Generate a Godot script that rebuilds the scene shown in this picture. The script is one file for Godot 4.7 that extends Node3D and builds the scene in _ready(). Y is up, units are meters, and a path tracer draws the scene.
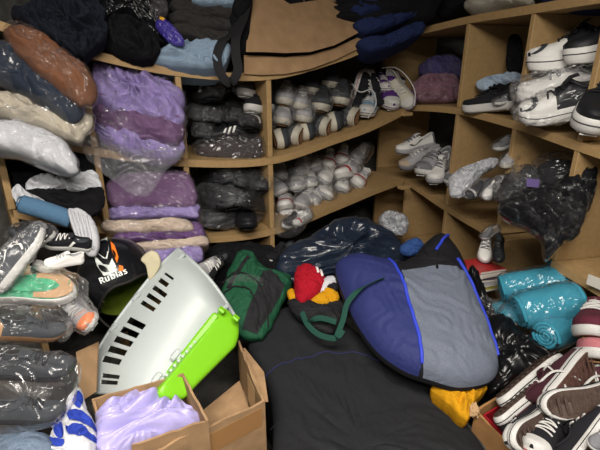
extends Node3D
# A crowded storage corner: bowed shelving full of shoes and bagged clothes, a heap of bags on the floor, cardboard boxes.
const F := 440.0            # focal length in pixels of the 600 x 450 frame
const CAM_H := 1.35
const PITCH := 20.5
var CO := Vector3(0, CAM_H, 0)
var CB := Basis.IDENTITY
var mats := {}
var tex := {}
var shoe_parts := {}
var wrap_meshes := {}
var names := {}
var noise := FastNoiseLite.new()

# ---------------------------------------------------------------- geometry buffers
class MB:
	var v := PackedVector3Array()
	var n := PackedVector3Array()
	var ix := PackedInt32Array()
	func grid(p: PackedVector3Array, nu: int, nv: int, wrap := false, flip := false) -> void:
		var b := v.size()
		var nn := PackedVector3Array()
		nn.resize(nu * nv)
		var cols := nu if wrap else nu - 1
		for r in nv - 1:
			for c in cols:
				var c2 := (c + 1) % nu
				var i0 := r * nu + c
				var i1 := r * nu + c2
				var i2 := (r + 1) * nu + c2
				var i3 := (r + 1) * nu + c
				if flip:
					var t := i1
					i1 = i3
					i3 = t
				var f := (p[i2] - p[i0]).cross(p[i1] - p[i0])
				var g := (p[i3] - p[i0]).cross(p[i2] - p[i0])
				nn[i0] += f + g
				nn[i1] += f
				nn[i2] += f + g
				nn[i3] += g
				ix.append_array([b + i0, b + i1, b + i2, b + i0, b + i2, b + i3])
		# rows that collapse to one point share one normal
		for r in [0, nv - 1]:
			if p[r * nu].distance_squared_to(p[r * nu + nu / 2]) < 1e-10:
				var s := Vector3.ZERO
				for c in nu:
					s += nn[r * nu + c]
				for c in nu:
					nn[r * nu + c] = s
		for k in nn.size():
			var w := nn[k]
			n.append(w.normalized() if w.length_squared() > 1e-20 else Vector3.UP)
		v.append_array(p)
	func tri(a: Vector3, b: Vector3, c: Vector3) -> void:
		var f := (c - a).cross(b - a).normalized()
		var k := v.size()
		v.append_array([a, b, c])
		n.append_array([f, f, f])
		ix.append_array([k, k + 1, k + 2])
	func quad(a: Vector3, b: Vector3, c: Vector3, d: Vector3) -> void:
		var f := (c - a).cross(b - a)
		if f.length_squared() < 1e-16:
			f = (d - a).cross(c - a)
		f = f.normalized()
		var k := v.size()
		v.append_array([a, b, c, d])
		n.append_array([f, f, f, f])
		ix.append_array([k, k + 1, k + 2, k, k + 2, k + 3])
	func facing(a: Vector3, b: Vector3, c: Vector3, d: Vector3, away: Vector3) -> void:
		var f := (c - a).cross(b - a)
		if f.dot((a + b + c + d) * 0.25 - away) < 0.0:
			quad(a, d, c, b)
		else:
			quad(a, b, c, d)
	func box(t: Transform3D, s: Vector3, bev := 0.002) -> void:
		# chamfered box, s = full size
		var h := s * 0.5
		bev = minf(bev, 0.45 * minf(s.x, minf(s.y, s.z)))
		var o := t.origin
		for ax in 3:
			var a1 := (ax + 1) % 3
			var a2 := (ax + 2) % 3
			for sg in [-1.0, 1.0]:
				var q := []
				for k in [[-1, -1], [1, -1], [1, 1], [-1, 1]]:
					var w := Vector3.ZERO
					w[ax] = sg * h[ax]
					w[a1] = k[0] * (h[a1] - bev)
					w[a2] = k[1] * (h[a2] - bev)
					q.append(t * w)
				facing(q[0], q[1], q[2], q[3], o)
			for s1 in [-1.0, 1.0]:
				for s2 in [-1.0, 1.0]:
					var q := []
					for e in [[-1.0, 0], [1.0, 0], [1.0, 1], [-1.0, 1]]:
						var w := Vector3.ZERO
						w[ax] = e[0] * (h[ax] - bev)
						w[a1] = s1 * (h[a1] - (bev if e[1] == 0 else 0.0))
						w[a2] = s2 * (h[a2] - (0.0 if e[1] == 0 else bev))
						q.append(t * w)
					facing(q[0], q[1], q[2], q[3], o)
		for x in [-1.0, 1.0]:
			for y in [-1.0, 1.0]:
				for z in [-1.0, 1.0]:
					var a := t * Vector3(x * h.x, y * (h.y - bev), z * (h.z - bev))
					var b := t * Vector3(x * (h.x - bev), y * h.y, z * (h.z - bev))
					var c := t * Vector3(x * (h.x - bev), y * (h.y - bev), z * h.z)
					if (c - a).cross(b - a).dot(a - o) < 0.0:
						tri(a, c, b)
					else:
						tri(a, b, c)
	func panel(a: Vector3, b: Vector3, c: Vector3, d: Vector3, th: Vector3) -> void:
		# a slab whose front is a-b-c-d and whose thickness is th
		var o := (a + b + c + d) * 0.25 + th * 0.5
		facing(a, b, c, d, o)
		facing(a + th, b + th, c + th, d + th, o)
		facing(a, b, b + th, a + th, o)
		facing(b, c, c + th, b + th, o)
		facing(c, d, d + th, c + th, o)
		facing(d, a, a + th, d + th, o)
	func tube(path: PackedVector3Array, rad: float, sides := 8, squash := 1.0, up := Vector3.UP, closed := false) -> void:
		var m := path.size()
		if m < 2:
			return
		var p := PackedVector3Array()
		var rows := 0
		var lastu := up
		for k in range(-1, m + 1):
			var i := clampi(k, 0, m - 1)
			if closed and (k == -1 or k == m):
				if k == -1:
					continue
				i = 0
			var a := path[maxi(i - 1, 0)]
			var b := path[mini(i + 1, m - 1)]
			if closed:
				a = path[(i + m - 1) % m]
				b = path[(i + 1) % m]
			var t := (b - a).normalized()
			var s := t.cross(lastu)
			if s.length() < 0.05:
				s = t.cross(Vector3(0.31, 0.2, 0.93))
			s = s.normalized()
			var u := s.cross(t).normalized()
			var r := rad
			if not closed and (k == -1 or k == m):
				r = 0.00001
			for j in sides:
				var w := TAU * j / sides
				p.append(path[i] + s * cos(w) * r + u * sin(w) * r * squash)
			rows += 1
		grid(p, sides, rows, true)
	func mesh(origin := Vector3.ZERO) -> ArrayMesh:
		var m := ArrayMesh.new()
		if v.is_empty():
			return m
		var w := v
		if origin != Vector3.ZERO:
			w = PackedVector3Array()
			w.resize(v.size())
			for k in v.size():
				w[k] = v[k] - origin
		var a := []
		a.resize(Mesh.ARRAY_MAX)
		a[Mesh.ARRAY_VERTEX] = w
		a[Mesh.ARRAY_NORMAL] = n
		a[Mesh.ARRAY_INDEX] = ix
		m.add_surface_from_arrays(Mesh.PRIMITIVE_TRIANGLES, a)
		return m
	func base() -> Vector3:
		var lo := v[0]
		var hi := v[0]
		for q in v:
			lo = lo.min(q)
			hi = hi.max(q)
		return Vector3((lo.x + hi.x) * 0.5, lo.y, (lo.z + hi.z) * 0.5)

func U(px: float, py: float, d: float) -> Vector3:
	return CO + CB * Vector3((px - 300.0) / F * d, -(py - 225.0) / F * d, -d)

# ---------------------------------------------------------------- naming and adding
func numbered(called: String) -> String:
	var k: int = names.get(called, 0)
	names[called] = k + 1
	return called if k == 0 else "%s_%03d" % [called, k]

func tag(o: Node3D, label: String, category: String, group := "") -> void:
	o.set_meta("label", label)
	o.set_meta("category", category)
	if group != "":
		o.set_meta("group", group)

func thing(called: String, label: String, category: String, at: Vector3, group := "") -> Node3D:
	var o := Node3D.new()
	o.name = numbered(called)
	add_child(o)
	o.position = at
	tag(o, label, category, group)
	return o

func part(mb: MB, called: String, m: Material, parent: Node3D, origin = null) -> MeshInstance3D:
	# mb holds world coordinates; parts sit where their thing sits
	var o := MeshInstance3D.new()
	o.name = called
	var at: Vector3 = parent.position if origin == null else origin
	o.mesh = mb.mesh(at)
	o.material_override = m
	parent.add_child(o, true)
	return o

func solo(mb: MB, called: String, m: Material, label: String, category: String, group := "") -> MeshInstance3D:
	var o := MeshInstance3D.new()
	o.name = numbered(called)
	var at := mb.base()
	o.mesh = mb.mesh(at)
	o.position = at
	o.material_override = m
	add_child(o)
	tag(o, label, category, group)
	return o

func struct(mb: MB, called: String, m: Material) -> MeshInstance3D:
	var o := MeshInstance3D.new()
	o.name = numbered(called)
	o.mesh = mb.mesh()
	o.material_override = m
	o.set_meta("kind", "structure")
	add_child(o)
	return o

# ---------------------------------------------------------------- materials
func noise_image(freq: float, seed_: int, kind := FastNoiseLite.TYPE_SIMPLEX_SMOOTH, oct := 4, size := 512, ridged := false) -> Image:
	var f := FastNoiseLite.new()
	f.seed = seed_
	f.noise_type = kind
	f.frequency = freq
	f.fractal_octaves = oct
	if ridged:
		f.fractal_type = FastNoiseLite.FRACTAL_RIDGED
	var im := f.get_seamless_image(size, size)
	im.convert(Image.FORMAT_RGBA8)
	return im

func tint_image(src: Image, lo: float, hi: float) -> ImageTexture:
	# greyscale noise turned into a tint between lo and hi (sRGB)
	var w := src.get_width()
	var data := src.get_data()
	for k in w * src.get_height():
		var g := lo + (hi - lo) * data[k * 4] / 255.0
		var b := int(clampf(g, 0, 1) * 255.0)
		data[k * 4] = b
		data[k * 4 + 1] = b
		data[k * 4 + 2] = b
		data[k * 4 + 3] = 255
	return ImageTexture.create_from_image(Image.create_from_data(w, src.get_height(), false, Image.FORMAT_RGBA8, data))

func normal_tex(src: Image, strength: float) -> ImageTexture:
	var im := src.duplicate() as Image
	im.bump_map_to_normal_map(strength)
	return ImageTexture.create_from_image(im)

func weave_image() -> Image:
	var s := 256
	var im := Image.create(s, s, false, Image.FORMAT_RGBA8)
	for y in s:
		for x in s:
			var over := ((x / 8) + (y / 8)) % 2 == 0
			var q := absf(sin(PI * (x % 8) / 8.0)) if over else absf(sin(PI * (y % 8) / 8.0))
			var b := 0.35 + 0.6 * q
			im.set_pixel(x, y, Color(b, b, b))
	return im

func make_textures() -> void:
	var fine := noise_image(0.09, 3)
	var broad := noise_image(0.012, 5)
	tex.fine_tint = tint_image(fine, 0.78, 1.0)
	tex.broad_tint = tint_image(broad, 0.72, 1.0)
	tex.fine_normal = normal_tex(fine, 3.0)
	var wv := weave_image()
	tex.weave_normal = normal_tex(wv, 3.0)
	tex.cloth_normal = normal_tex(noise_image(0.02, 9), 6.0)
	tex.crumple_normal = normal_tex(noise_image(0.013, 12, FastNoiseLite.TYPE_SIMPLEX, 3, 512, true), 9.0)
	# pressed board: short fibres over faint mottling
	var fib := noise_image(0.03, 21)
	var speck := noise_image(0.2, 22, FastNoiseLite.TYPE_SIMPLEX, 2)
	var d1 := fib.get_data()
	var d2 := speck.get_data()
	for k in 512 * 512:
		var g := int(0.55 * d1[k * 4] + 0.45 * d2[k * 4])
		d1[k * 4] = g
		d1[k * 4 + 1] = g
		d1[k * 4 + 2] = g
	var board := Image.create_from_data(512, 512, false, Image.FORMAT_RGBA8, d1)
	tex.board_tint = tint_image(board, 0.80, 1.0)
	tex.board_normal = normal_tex(board, 1.5)
	# corrugated card: faint flutes and blotches
	var card := noise_image(0.015, 31)
	var cd := card.get_data()
	for y in 512:
		for x in 512:
			var k := (y * 512 + x) * 4
			var g := int(clampf(cd[k] * 0.7 + 50.0 + 5.0 * sin(TAU * x / 8.0), 0, 255))
			cd[k] = g
			cd[k + 1] = g
			cd[k + 2] = g
	var ci := Image.create_from_data(512, 512, false, Image.FORMAT_RGBA8, cd)
	tex.card_tint = tint_image(ci, 0.74, 1.0)
	tex.card_normal = normal_tex(ci, 1.2)

func mat(key: String, col: Color, rough := 0.8, tint := "", nrm := "", scale := 4.0, nscale := 1.0, spec := 0.4) -> StandardMaterial3D:
	if mats.has(key):
		return mats[key]
	var m := StandardMaterial3D.new()
	m.resource_name = key
	m.albedo_color = col
	m.roughness = rough
	m.metallic_specular = spec
	if tint != "":
		m.albedo_texture = tex[tint]
	if nrm != "":
		m.normal_enabled = true
		m.normal_texture = tex[nrm]
		m.normal_scale = nscale
	if tint != "" or nrm != "":
		m.uv1_triplanar = true
		m.uv1_scale = Vector3.ONE * scale
	mats[key] = m
	return m

func rgb(r: int, g: int, b: int) -> Color:
	return Color8(r, g, b)

func cloth(key: String, col: Color, rough := 0.9) -> StandardMaterial3D:
	var m := mat(key, col, rough, "fine_tint", "cloth_normal", 5.0, 0.7, 0.25)
	return m

func film(key: String, col: Color, a: float, rough := 0.12, nscale := 0.8) -> StandardMaterial3D:
	if mats.has(key):
		return mats[key]
	var m := mat(key, Color(col.r, col.g, col.b, a), rough, "", "crumple_normal", 7.0, nscale, 0.7)
	m.transparency = BaseMaterial3D.TRANSPARENCY_ALPHA
	m.cull_mode = BaseMaterial3D.CULL_DISABLED
	return m

# ---------------------------------------------------------------- soft shapes
func spline(pts: PackedVector2Array, n: int, closed := true) -> PackedVector2Array:
	# evenly spaced points along a Catmull-Rom curve
	var dense := PackedVector2Array()
	var m := pts.size()
	var segs := m if closed else m - 1
	for k in segs:
		var a := pts[(k + m - 1) % m] if closed else pts[maxi(k - 1, 0)]
		var b := pts[k]
		var c := pts[(k + 1) % m]
		var d := pts[(k + 2) % m] if closed else pts[mini(k + 2, m - 1)]
		for s in 12:
			dense.append(b.cubic_interpolate(c, a, d, s / 12.0))
	dense.append(pts[0] if closed else pts[m - 1])
	var total := 0.0
	var acc := PackedFloat32Array([0.0])
	for k in range(1, dense.size()):
		total += dense[k].distance_to(dense[k - 1])
		acc.append(total)
	var out := PackedVector2Array()
	var j := 0
	for k in n:
		var t := total * k / (n if closed else n - 1)
		while j < acc.size() - 2 and acc[j + 1] < t:
			j += 1
		var w := acc[j + 1] - acc[j]
		out.append(dense[j].lerp(dense[j + 1], clampf((t - acc[j]) / maxf(w, 1e-6), 0, 1)))
	return out

func xy(a: Array) -> PackedVector2Array:
	var p := PackedVector2Array()
	for k in range(0, a.size(), 2):
		p.append(Vector2(a[k], a[k + 1]))
	return p

# A stuffed or folded soft thing: an outline at its own distance, bulging to both sides, with wrinkles.
class Soft:
	var host: Node3D
	var out: PackedVector2Array
	var c: Vector2
	var d0: float
	var gx: float
	var gy: float
	var front: float
	var back: float
	var e := 2.5
	var amp := 0.004
	var freq := 18.0
	var stretch := 3.0
	var ang := 0.5
	var ridged := false
	var seed_ := 1
	var nrm: Vector3
	var ax: Vector3
	var ay: Vector3
	var o0: Vector3
	func depth(p: Vector2) -> float:
		return maxf(0.25, d0 + gx * (p.x - c.x) + gy * (p.y - c.y))
	func flat(p: Vector2) -> Vector3:
		return host.U(p.x, p.y, depth(p))
	func setup() -> void:
		o0 = flat(c)
		ax = (flat(c + Vector2(1, 0)) - o0).normalized()
		ay = (flat(c + Vector2(0, 1)) - o0).normalized()
		nrm = ax.cross(ay).normalized()
		if nrm.dot(host.CO - o0) < 0.0:
			nrm = -nrm
	func ratio(p: Vector2) -> float:
		# 0 at the centre, 1 on the outline
		var q := p - c
		var len_ := q.length()
		if len_ < 0.001:
			return 0.0
		var dir := q / len_
		var m := out.size()
		for k in m:
			var a := out[k] - c
			var b := out[(k + 1) % m] - c
			var ca := dir.cross(a)
			var cb := dir.cross(b)
			if (ca <= 0.0 and cb >= 0.0) or (ca >= 0.0 and cb <= 0.0):
				var t := ca / (ca - cb) if absf(ca - cb) > 1e-9 else 0.0
				var e2 := a.lerp(b, t)
				if e2.dot(dir) > 0.0:
					return len_ / e2.dot(dir)
		return 1.0
	func wrinkle(w: Vector3) -> float:
		var r := w - o0
		var x := r.dot(ax)
		var y := r.dot(ay)
		var ca := cos(ang)
		var sa := sin(ang)
		var u := (x * ca + y * sa) * freq / stretch
		var v := (-x * sa + y * ca) * freq
		var wx: float = host.noise.get_noise_3d(x * freq * 0.4, y * freq * 0.4, seed_ * 1.9)
		u += wx * 1.2
		v += wx * 1.6
		var q: float = host.noise.get_noise_3d(u, v, seed_ * 7.31)
		var q2: float = host.noise.get_noise_3d(u * 2.1 + 5.0, v * 2.1, seed_ * 3.7)
		var q3: float = host.noise.get_noise_3d(x * freq * 0.35 + 9.0, y * freq * 0.35, seed_ * 2.3)
		if ridged:
			return 0.8 - 3.0 * absf(q) + 0.9 * (0.5 - 2.4 * absf(q2)) + 1.2 * q3
		return 3.4 * pow(absf(q), 0.8) - 0.9 + 0.9 * absf(q2) + 1.6 * q3
	func at(p: Vector2, r: float, side := 1.0) -> Vector3:
		var w := flat(p)
		var h := pow(maxf(0.0, 1.0 - pow(r, e)), 0.5)
		if side < 0.0:
			return w - nrm * back * h
		return w + nrm * (front * h + amp * wrinkle(w) * (1.0 - pow(r, 8.0)))
	func on(px: float, py: float, lift := 0.0) -> Vector3:
		var p := Vector2(px, py)
		return at(p, minf(ratio(p), 1.0)) + nrm * lift
	func shell(k: int) -> MB:
		var mb := MB.new()
		var n := out.size()
		var p := PackedVector3Array()
		for row in range(0, 2 * k + 1):
			var t := float(row) / k
			var r := sin(PI * 0.5 * minf(t, 2.0 - t))
			for j in n:
				p.append(at(c + (out[j] - c) * r, r, 1.0 if t <= 1.0 else -1.0))
		mb.grid(p, n, 2 * k + 1, true, true)
		return mb
	func patch(poly: PackedVector2Array, lift: float, step := 2.0, clip := false) -> MB:
		# a panel sewn on the front: the polygon triangulated and laid on the surface
		if clip:
			var rim := PackedVector2Array()
			for q in out:
				rim.append(c + (q - c) * 0.995)
			poly = Geometry2D.intersect_polygons(poly, rim)[0]
		var mb := MB.new()
		var pts := PackedVector2Array()
		var m := poly.size()
		for k in m:
			var a := poly[k]
			var b := poly[(k + 1) % m]
			var cnt := maxi(1, int(a.distance_to(b) / step))
			for s in cnt:
				pts.append(a.lerp(b, float(s) / cnt))
		var edge := pts.size()
		var lo := poly[0]
		var hi := poly[0]
		for q in poly:
			lo = lo.min(q)
			hi = hi.max(q)
		var y := lo.y + step * 0.5
		while y < hi.y:
			var x := lo.x + step * 0.5
			while x < hi.x:
				var q := Vector2(x + fmod(y * 1.7, step) * 0.3, y)
				if Geometry2D.is_point_in_polygon(q, poly):
					var near := false
					for k in edge:
						if pts[k].distance_squared_to(q) < step * step * 0.3:
							near = true
							break
					if not near:
						pts.append(q)
				x += step
			y += step
		var ids := Geometry2D.triangulate_delaunay(pts)
		var pos := PackedVector3Array()
		for q in pts:
			pos.append(on(q.x, q.y, lift))
		var nn := PackedVector3Array()
		nn.resize(pts.size())
		for t in range(0, ids.size(), 3):
			var ctr := (pts[ids[t]] + pts[ids[t + 1]] + pts[ids[t + 2]]) / 3.0
			if not Geometry2D.is_point_in_polygon(ctr, poly):
				continue
			var i := [ids[t], ids[t + 1], ids[t + 2]]
			var f := (pos[i[2]] - pos[i[0]]).cross(pos[i[1]] - pos[i[0]])
			if f.dot(nrm) < 0.0:
				i = [i[0], i[2], i[1]]
				f = -f
			for q in i:
				nn[q] += f
			mb.ix.append_array(i)
		for k in nn.size():
			nn[k] = nn[k].normalized() if nn[k].length_squared() > 1e-20 else nrm
		mb.v = pos
		mb.n = nn
		return mb
	func line(pts: PackedVector2Array, lift := 0.0) -> PackedVector3Array:
		var o := PackedVector3Array()
		for q in pts:
			o.append(on(q.x, q.y, lift))
		return o

func soft(outline: Array, d0: float, gx: float, gy: float, front: float, back: float, o := {}) -> Soft:
	var s := Soft.new()
	s.host = self
	s.out = spline(xy(outline), o.get("n", 84))
	var jag: float = o.get("jag", 0.035)
	if jag > 0.0:
		var mid := Vector2.ZERO
		for q in s.out:
			mid += q / s.out.size()
		for k in s.out.size():
			var w := TAU * k / s.out.size()
			s.out[k] = mid + (s.out[k] - mid) * (1.0 + jag * (1.5 * noise.get_noise_3d(cos(w) * 2.2, sin(w) * 2.2, outline[0] * 0.37) + 0.9 * noise.get_noise_3d(cos(w) * 6.0, sin(w) * 6.0, outline[1] * 0.37)))
	var c := Vector2.ZERO
	for q in s.out:
		c += q
	s.c = o.get("c", c / s.out.size())
	s.d0 = d0
	s.gx = gx
	s.gy = gy
	s.front = front
	s.back = back
	for k in ["e", "amp", "freq", "stretch", "ang", "ridged", "seed_"]:
		if o.has(k):
			s.set(k, o[k])
	s.setup()
	return s

# a garment or bag as one thing: body, and the clear film round it where it is wrapped
func garment(called: String, m: Material, label: String, cat: String, outline: Array, d0: float, gx: float, gy: float, front: float, back: float, o := {}, wrapped: Material = null, group := "") -> Node3D:
	o["amp"] = o.get("amp", 0.004) * 1.5
	var s := soft(outline, d0, gx, gy, front, back, o)
	var body := s.shell(o.get("k", 18))
	if wrapped == null:
		return solo(body, called, m, label, cat, group)
	var t := thing(called, label, cat, body.base(), group)
	part(body, o.get("body", "garment"), m, t)
	var w := soft(outline, d0, gx, gy, front + 0.006, back + 0.004, {"n": int(o.get("n", 84) * 1.8), "jag": 0.05, "e": o.get("e", 2.5) + 0.5, "amp": 1.9 * o.get("film_amp", 0.006), "freq": o.get("film_freq", 26.0), "stretch": 1.8, "ridged": true, "seed_": o.get("seed_", 1) + 11, "ang": o.get("ang", 0.5) + 0.6, "c": s.c})
	var g: float = o.get("film_grow", 1.03)
	for k in w.out.size():
		w.out[k] = w.c + (w.out[k] - w.c) * g
	part(w.shell(40), "plastic_wrapper", wrapped, t)
	return t

func ribbon(path: PackedVector3Array, side: PackedVector3Array, width: float, th: float) -> MB:
	# a flat strap: side gives the sideways direction at each point
	var mb := MB.new()
	var p := PackedVector3Array()
	var m := path.size()
	for k in m:
		var t := (path[mini(k + 1, m - 1)] - path[maxi(k - 1, 0)]).normalized()
		var s := (side[k] - t * side[k].dot(t)).normalized()
		var u := s.cross(t) * th * 0.5
		s *= width * 0.5
		p.append_array([path[k] - s - u, path[k] - s + u, path[k] + s + u, path[k] + s - u])
	mb.grid(p, 4, m, true)
	return mb

func path3(a: Array, n: int) -> PackedVector3Array:
	# [px, py, depth, ...] to a smooth curve in space
	var pts := PackedVector3Array()
	for k in range(0, a.size(), 3):
		pts.append(U(a[k], a[k + 1], a[k + 2]))
	var out := PackedVector3Array()
	var m := pts.size()
	for k in n:
		var t := float(k) / (n - 1) * (m - 1)
		var i := mini(int(t), m - 2)
		out.append(pts[i].cubic_interpolate(pts[i + 1], pts[maxi(i - 1, 0)], pts[mini(i + 2, m - 1)], t - i))
	return out

func same(v: Vector3, n: int) -> PackedVector3Array:
	var p := PackedVector3Array()
	for k in n:
		p.append(v)
	return p

# ---------------------------------------------------------------- shoes (local: x heel to toe 0..0.28, y up from the sole, z sideways)
const SL := 0.28
func table(t: float, ks: Array) -> float:
	for k in range(0, ks.size() - 2, 2):
		if t <= ks[k + 2]:
			var a: float = ks[k + 1]
			var b: float = ks[k + 3]
			var q: float = clampf((t - ks[k]) / (ks[k + 2] - ks[k]), 0, 1)
			return a + (b - a) * q
	return ks[ks.size() - 1]

func half_width(t: float) -> float:
	t = clampf(t, 0, 1)
	var endh := sqrt(clampf(t / 0.12, 0, 1) * (2.0 - clampf(t / 0.12, 0, 1)))
	var te := clampf((1.0 - t) / 0.24, 0, 1)
	var endt := sqrt(te * (2.0 - te))
	return table(t, [0.0, 0.034, 0.25, 0.034, 0.45, 0.037, 0.62, 0.045, 0.78, 0.049, 1.0, 0.048]) * endh * endt

func spring(t: float) -> float:
	return 0.014 * pow(maxf(0.0, (t - 0.72) / 0.28), 2.0)

func mid_line(t: float) -> float:
	return 0.007 * sin(PI * clampf(t, 0, 1)) - 0.003

func upper_h(t: float, high: float) -> float:
	return table(t, [0.0, 0.058 + 0.045 * high, 0.12, 0.060 + 0.05 * high, 0.3, 0.056 + 0.045 * high, 0.45, 0.066 + 0.03 * high, 0.56, 0.056, 0.7, 0.042, 0.85, 0.034, 0.95, 0.026, 1.0, 0.012])

func shoe_s(t: float, a: float, sh: float, high: float, lift := 0.0) -> Vector3:
	# the upper: t along the shoe, a from one side (0) over the top (PI/2) to the other (PI)
	var w := half_width(t) * 0.96
	var h := upper_h(t, high)
	var ca := cos(a)
	var sa := sin(a)
	var cy := pow(sa, 0.75)
	var p := Vector3(t * SL, sh + spring(t) + h * cy, mid_line(t) + w * signf(ca) * pow(absf(ca), 0.8) * (1.0 - 0.22 * cy * smoothstep(0.7, 0.4, t)))
	var r := Vector2((t - 0.25) / 0.19, (a - PI * 0.5) / (PI * 0.30)).length()
	if r < 1.0:
		p.y -= (0.04 + 0.03 * high) * pow(1.0 - pow(r, 5.0), 0.7)
	if lift != 0.0:
		p += Vector3((t - 0.5) * 0.6, cy, signf(ca) * pow(absf(ca), 0.8)).normalized() * lift
	return p

func shoe_patch(t0: float, t1: float, a0: float, a1: float, sh: float, high: float, lift: float, nt := 8, na := 18) -> MB:
	var mb := MB.new()
	var p := PackedVector3Array()
	for i in nt:
		for j in na:
			p.append(shoe_s(lerpf(t0, t1, float(i) / (nt - 1)), lerpf(a0, a1, float(j) / (na - 1)), sh, high, lift))
	mb.grid(p, na, nt)
	return mb

func shoe_band(list: Array, pts: Array, width: float, sh: float, high: float) -> void:
	# a stripe on each side: pts = [t, a, t, a ...], width in units of t
	for side in 2:
		var mb := MB.new()
		var p := PackedVector3Array()
		var q := spline(xy(pts), 10, false)
		for k in 10:
			var dir := (q[mini(k + 1, 9)] - q[maxi(k - 1, 0)]).normalized()
			var nn := Vector2(-dir.y, dir.x) * width * 0.5
			for s in [-1.0, 1.0]:
				var w: Vector2 = q[k] + nn * s
				p.append(shoe_s(w.x, w.y if side == 0 else PI - w.y, sh, high, 0.006))
		mb.grid(p, 2, 10)
		list.append(mb.mesh())

func sole_ring(inset: float, y: float, n: int) -> PackedVector3Array:
	var p := PackedVector3Array()
	for k in n:
		var a := TAU * k / n
		var t := 0.5 - 0.5 * cos(a)
		var w := half_width(t)
		var z := w * (1.0 if a < PI else -1.0)
		var x := t * SL
		p.append(Vector3(lerpf(SL * 0.5, x, 1.0 - inset * 0.6), y + spring(t), mid_line(t) + z * (1.0 - inset)))
	return p

func make_shoe_meshes(sh: float, high: float, deco: String, toe0 := 0.83) -> Dictionary:
	var key := "%s %s %s %s" % [sh, high, deco, toe0]
	if shoe_parts.has(key):
		return shoe_parts[key]
	var r := {}
	var n := 36
	var mb := MB.new()
	var p := PackedVector3Array()
	for row in [[0.999, 0.003], [0.12, 0.0], [0.03, 0.002], [-0.01, sh * 0.35], [-0.03, sh * 0.7], [0.0, sh], [0.10, sh + 0.004], [0.999, sh + 0.004]]:
		p.append_array(sole_ring(row[0], row[1], n))
	mb.grid(p, n, 8, true, true)
	r.sole = mb.mesh()
	mb = MB.new()
	p = PackedVector3Array()
	for row in [[0.10, 0.001], [0.12, -0.003], [0.999, -0.003]]:
		p.append_array(sole_ring(row[0], row[1], n))
	mb.grid(p, n, 3, true)
	for k in 11:                                     # tread blocks
		var t := 0.07 + 0.086 * k
		var w := half_width(t) * 0.62
		mb.box(Transform3D(Basis(Vector3.UP, 0.12), Vector3(t * SL, -0.0035 + spring(t), mid_line(t))), Vector3(0.010, 0.004, w * 2.0), 0.001)
	r.outsole = mb.mesh()
	mb = MB.new()
	p = PackedVector3Array()
	var nt := 30
	var na := 25
	for i in nt:
		var t := float(i) / (nt - 1)
		t = 0.5 - 0.5 * cos(PI * t)
		for j in na:
			p.append(shoe_s(t, PI * j / (na - 1), sh, high))
	mb.grid(p, na, nt)
	r.upper = mb.mesh()
	# lining of the opening and its padded collar
	mb = MB.new()
	p = PackedVector3Array()
	var rim := PackedVector3Array()
	for i in 7:
		for j in 24:
			var w := TAU * j / 24
			var q := i / 6.0 * 0.98
			p.append(shoe_s(0.25 + 0.19 * q * cos(w), PI * 0.5 + PI * 0.30 * q * sin(w), sh, high) + Vector3(0, 0.0015, 0))
	mb.grid(p, 24, 7, true)
	r.lining = mb.mesh()
	for j in 28:
		var w := TAU * j / 28
		rim.append(shoe_s(0.25 + 0.20 * cos(w), PI * 0.5 + PI * 0.31 * sin(w), sh, high, 0.001))
	mb = MB.new()
	mb.tube(rim, 0.0042, 6, 1.0, Vector3.UP, true)
	r.collar = mb.mesh()
	# tongue
	mb = MB.new()
	p = PackedVector3Array()
	for i in 7:
		var t := lerpf(0.60, 0.37, i / 6.0)
		var y := sh + upper_h(t, high) + lerpf(0.001, 0.016, i / 6.0)
		for j in 7:
			var z := (j / 6.0 - 0.5) * lerpf(0.034, 0.044, i / 6.0)
			p.append(Vector3(t * SL, y - z * z * 9.0, z + mid_line(t)))
	mb.grid(p, 7, 7)
	r.tongue = mb.mesh()
	# laces: bars across the throat and a small bow
	mb = MB.new()
	var strand := PackedVector3Array()
	for k in 7:
		for j in 7:
			var q := j / 6.0 if k % 2 == 0 else 1.0 - j / 6.0
			strand.append(shoe_s(0.41 + 0.042 * k + 0.006 * j, lerpf(PI * 0.32, PI * 0.68, q), sh, high, 0.0065 - 0.0007 * absf(j - 3)))
	mb.tube(strand, 0.0032, 5)
	r.laces = mb.mesh()
	if deco != "plain":
		var list := []
		match deco:
			"stripes":
				for k in 3:
					var t := 0.44 + 0.075 * k
					shoe_band(list, [t, 0.30 * PI, t + 0.05, 0.03 * PI], 0.036, sh, high)
			"swoosh":
				shoe_band(list, [0.72, 0.18 * PI, 0.62, 0.06 * PI, 0.48, 0.10 * PI, 0.15, 0.30 * PI], 0.05, sh, high)
			"arc":
				shoe_band(list, [0.95, 0.05 * PI, 0.88, 0.14 * PI, 0.83, 0.30 * PI, 0.82, 0.5 * PI], 0.055, sh, high)
			"wave":
				shoe_band(list, [0.06, 0.20 * PI, 0.25, 0.14 * PI, 0.42, 0.20 * PI, 0.55, 0.36 * PI, 0.66, 0.22 * PI, 0.62, 0.06 * PI], 0.030, sh, high)
			"line":
				shoe_band(list, [0.30, 0.34 * PI, 0.36, 0.16 * PI, 0.42, 0.02 * PI], 0.055, sh, high)
			"ring":
				list.append(shoe_patch(0.76, 0.83, 0, PI, sh, high, 0.0045, 4, 24).mesh())
			"panel":
				list.append(shoe_patch(0.10, 0.42, 0.02 * PI, 0.16 * PI, sh, high, 0.0025, 8, 6).mesh())
				list.append(shoe_patch(0.10, 0.42, 0.84 * PI, 0.98 * PI, sh, high, 0.0025, 8, 6).mesh())
		r.stripe = list
	r.toe_cap = shoe_patch(toe0, 0.999, 0, PI, sh, high, 0.002, 10, 20).mesh()
	r.heel_tab = shoe_patch(0.001, 0.09, 0.0, PI, sh, high, 0.002, 6, 20).mesh()
	# line round the side of the sole
	var ring := sole_ring(-0.035, sh * 0.62, n)
	mb = MB.new()
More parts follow.
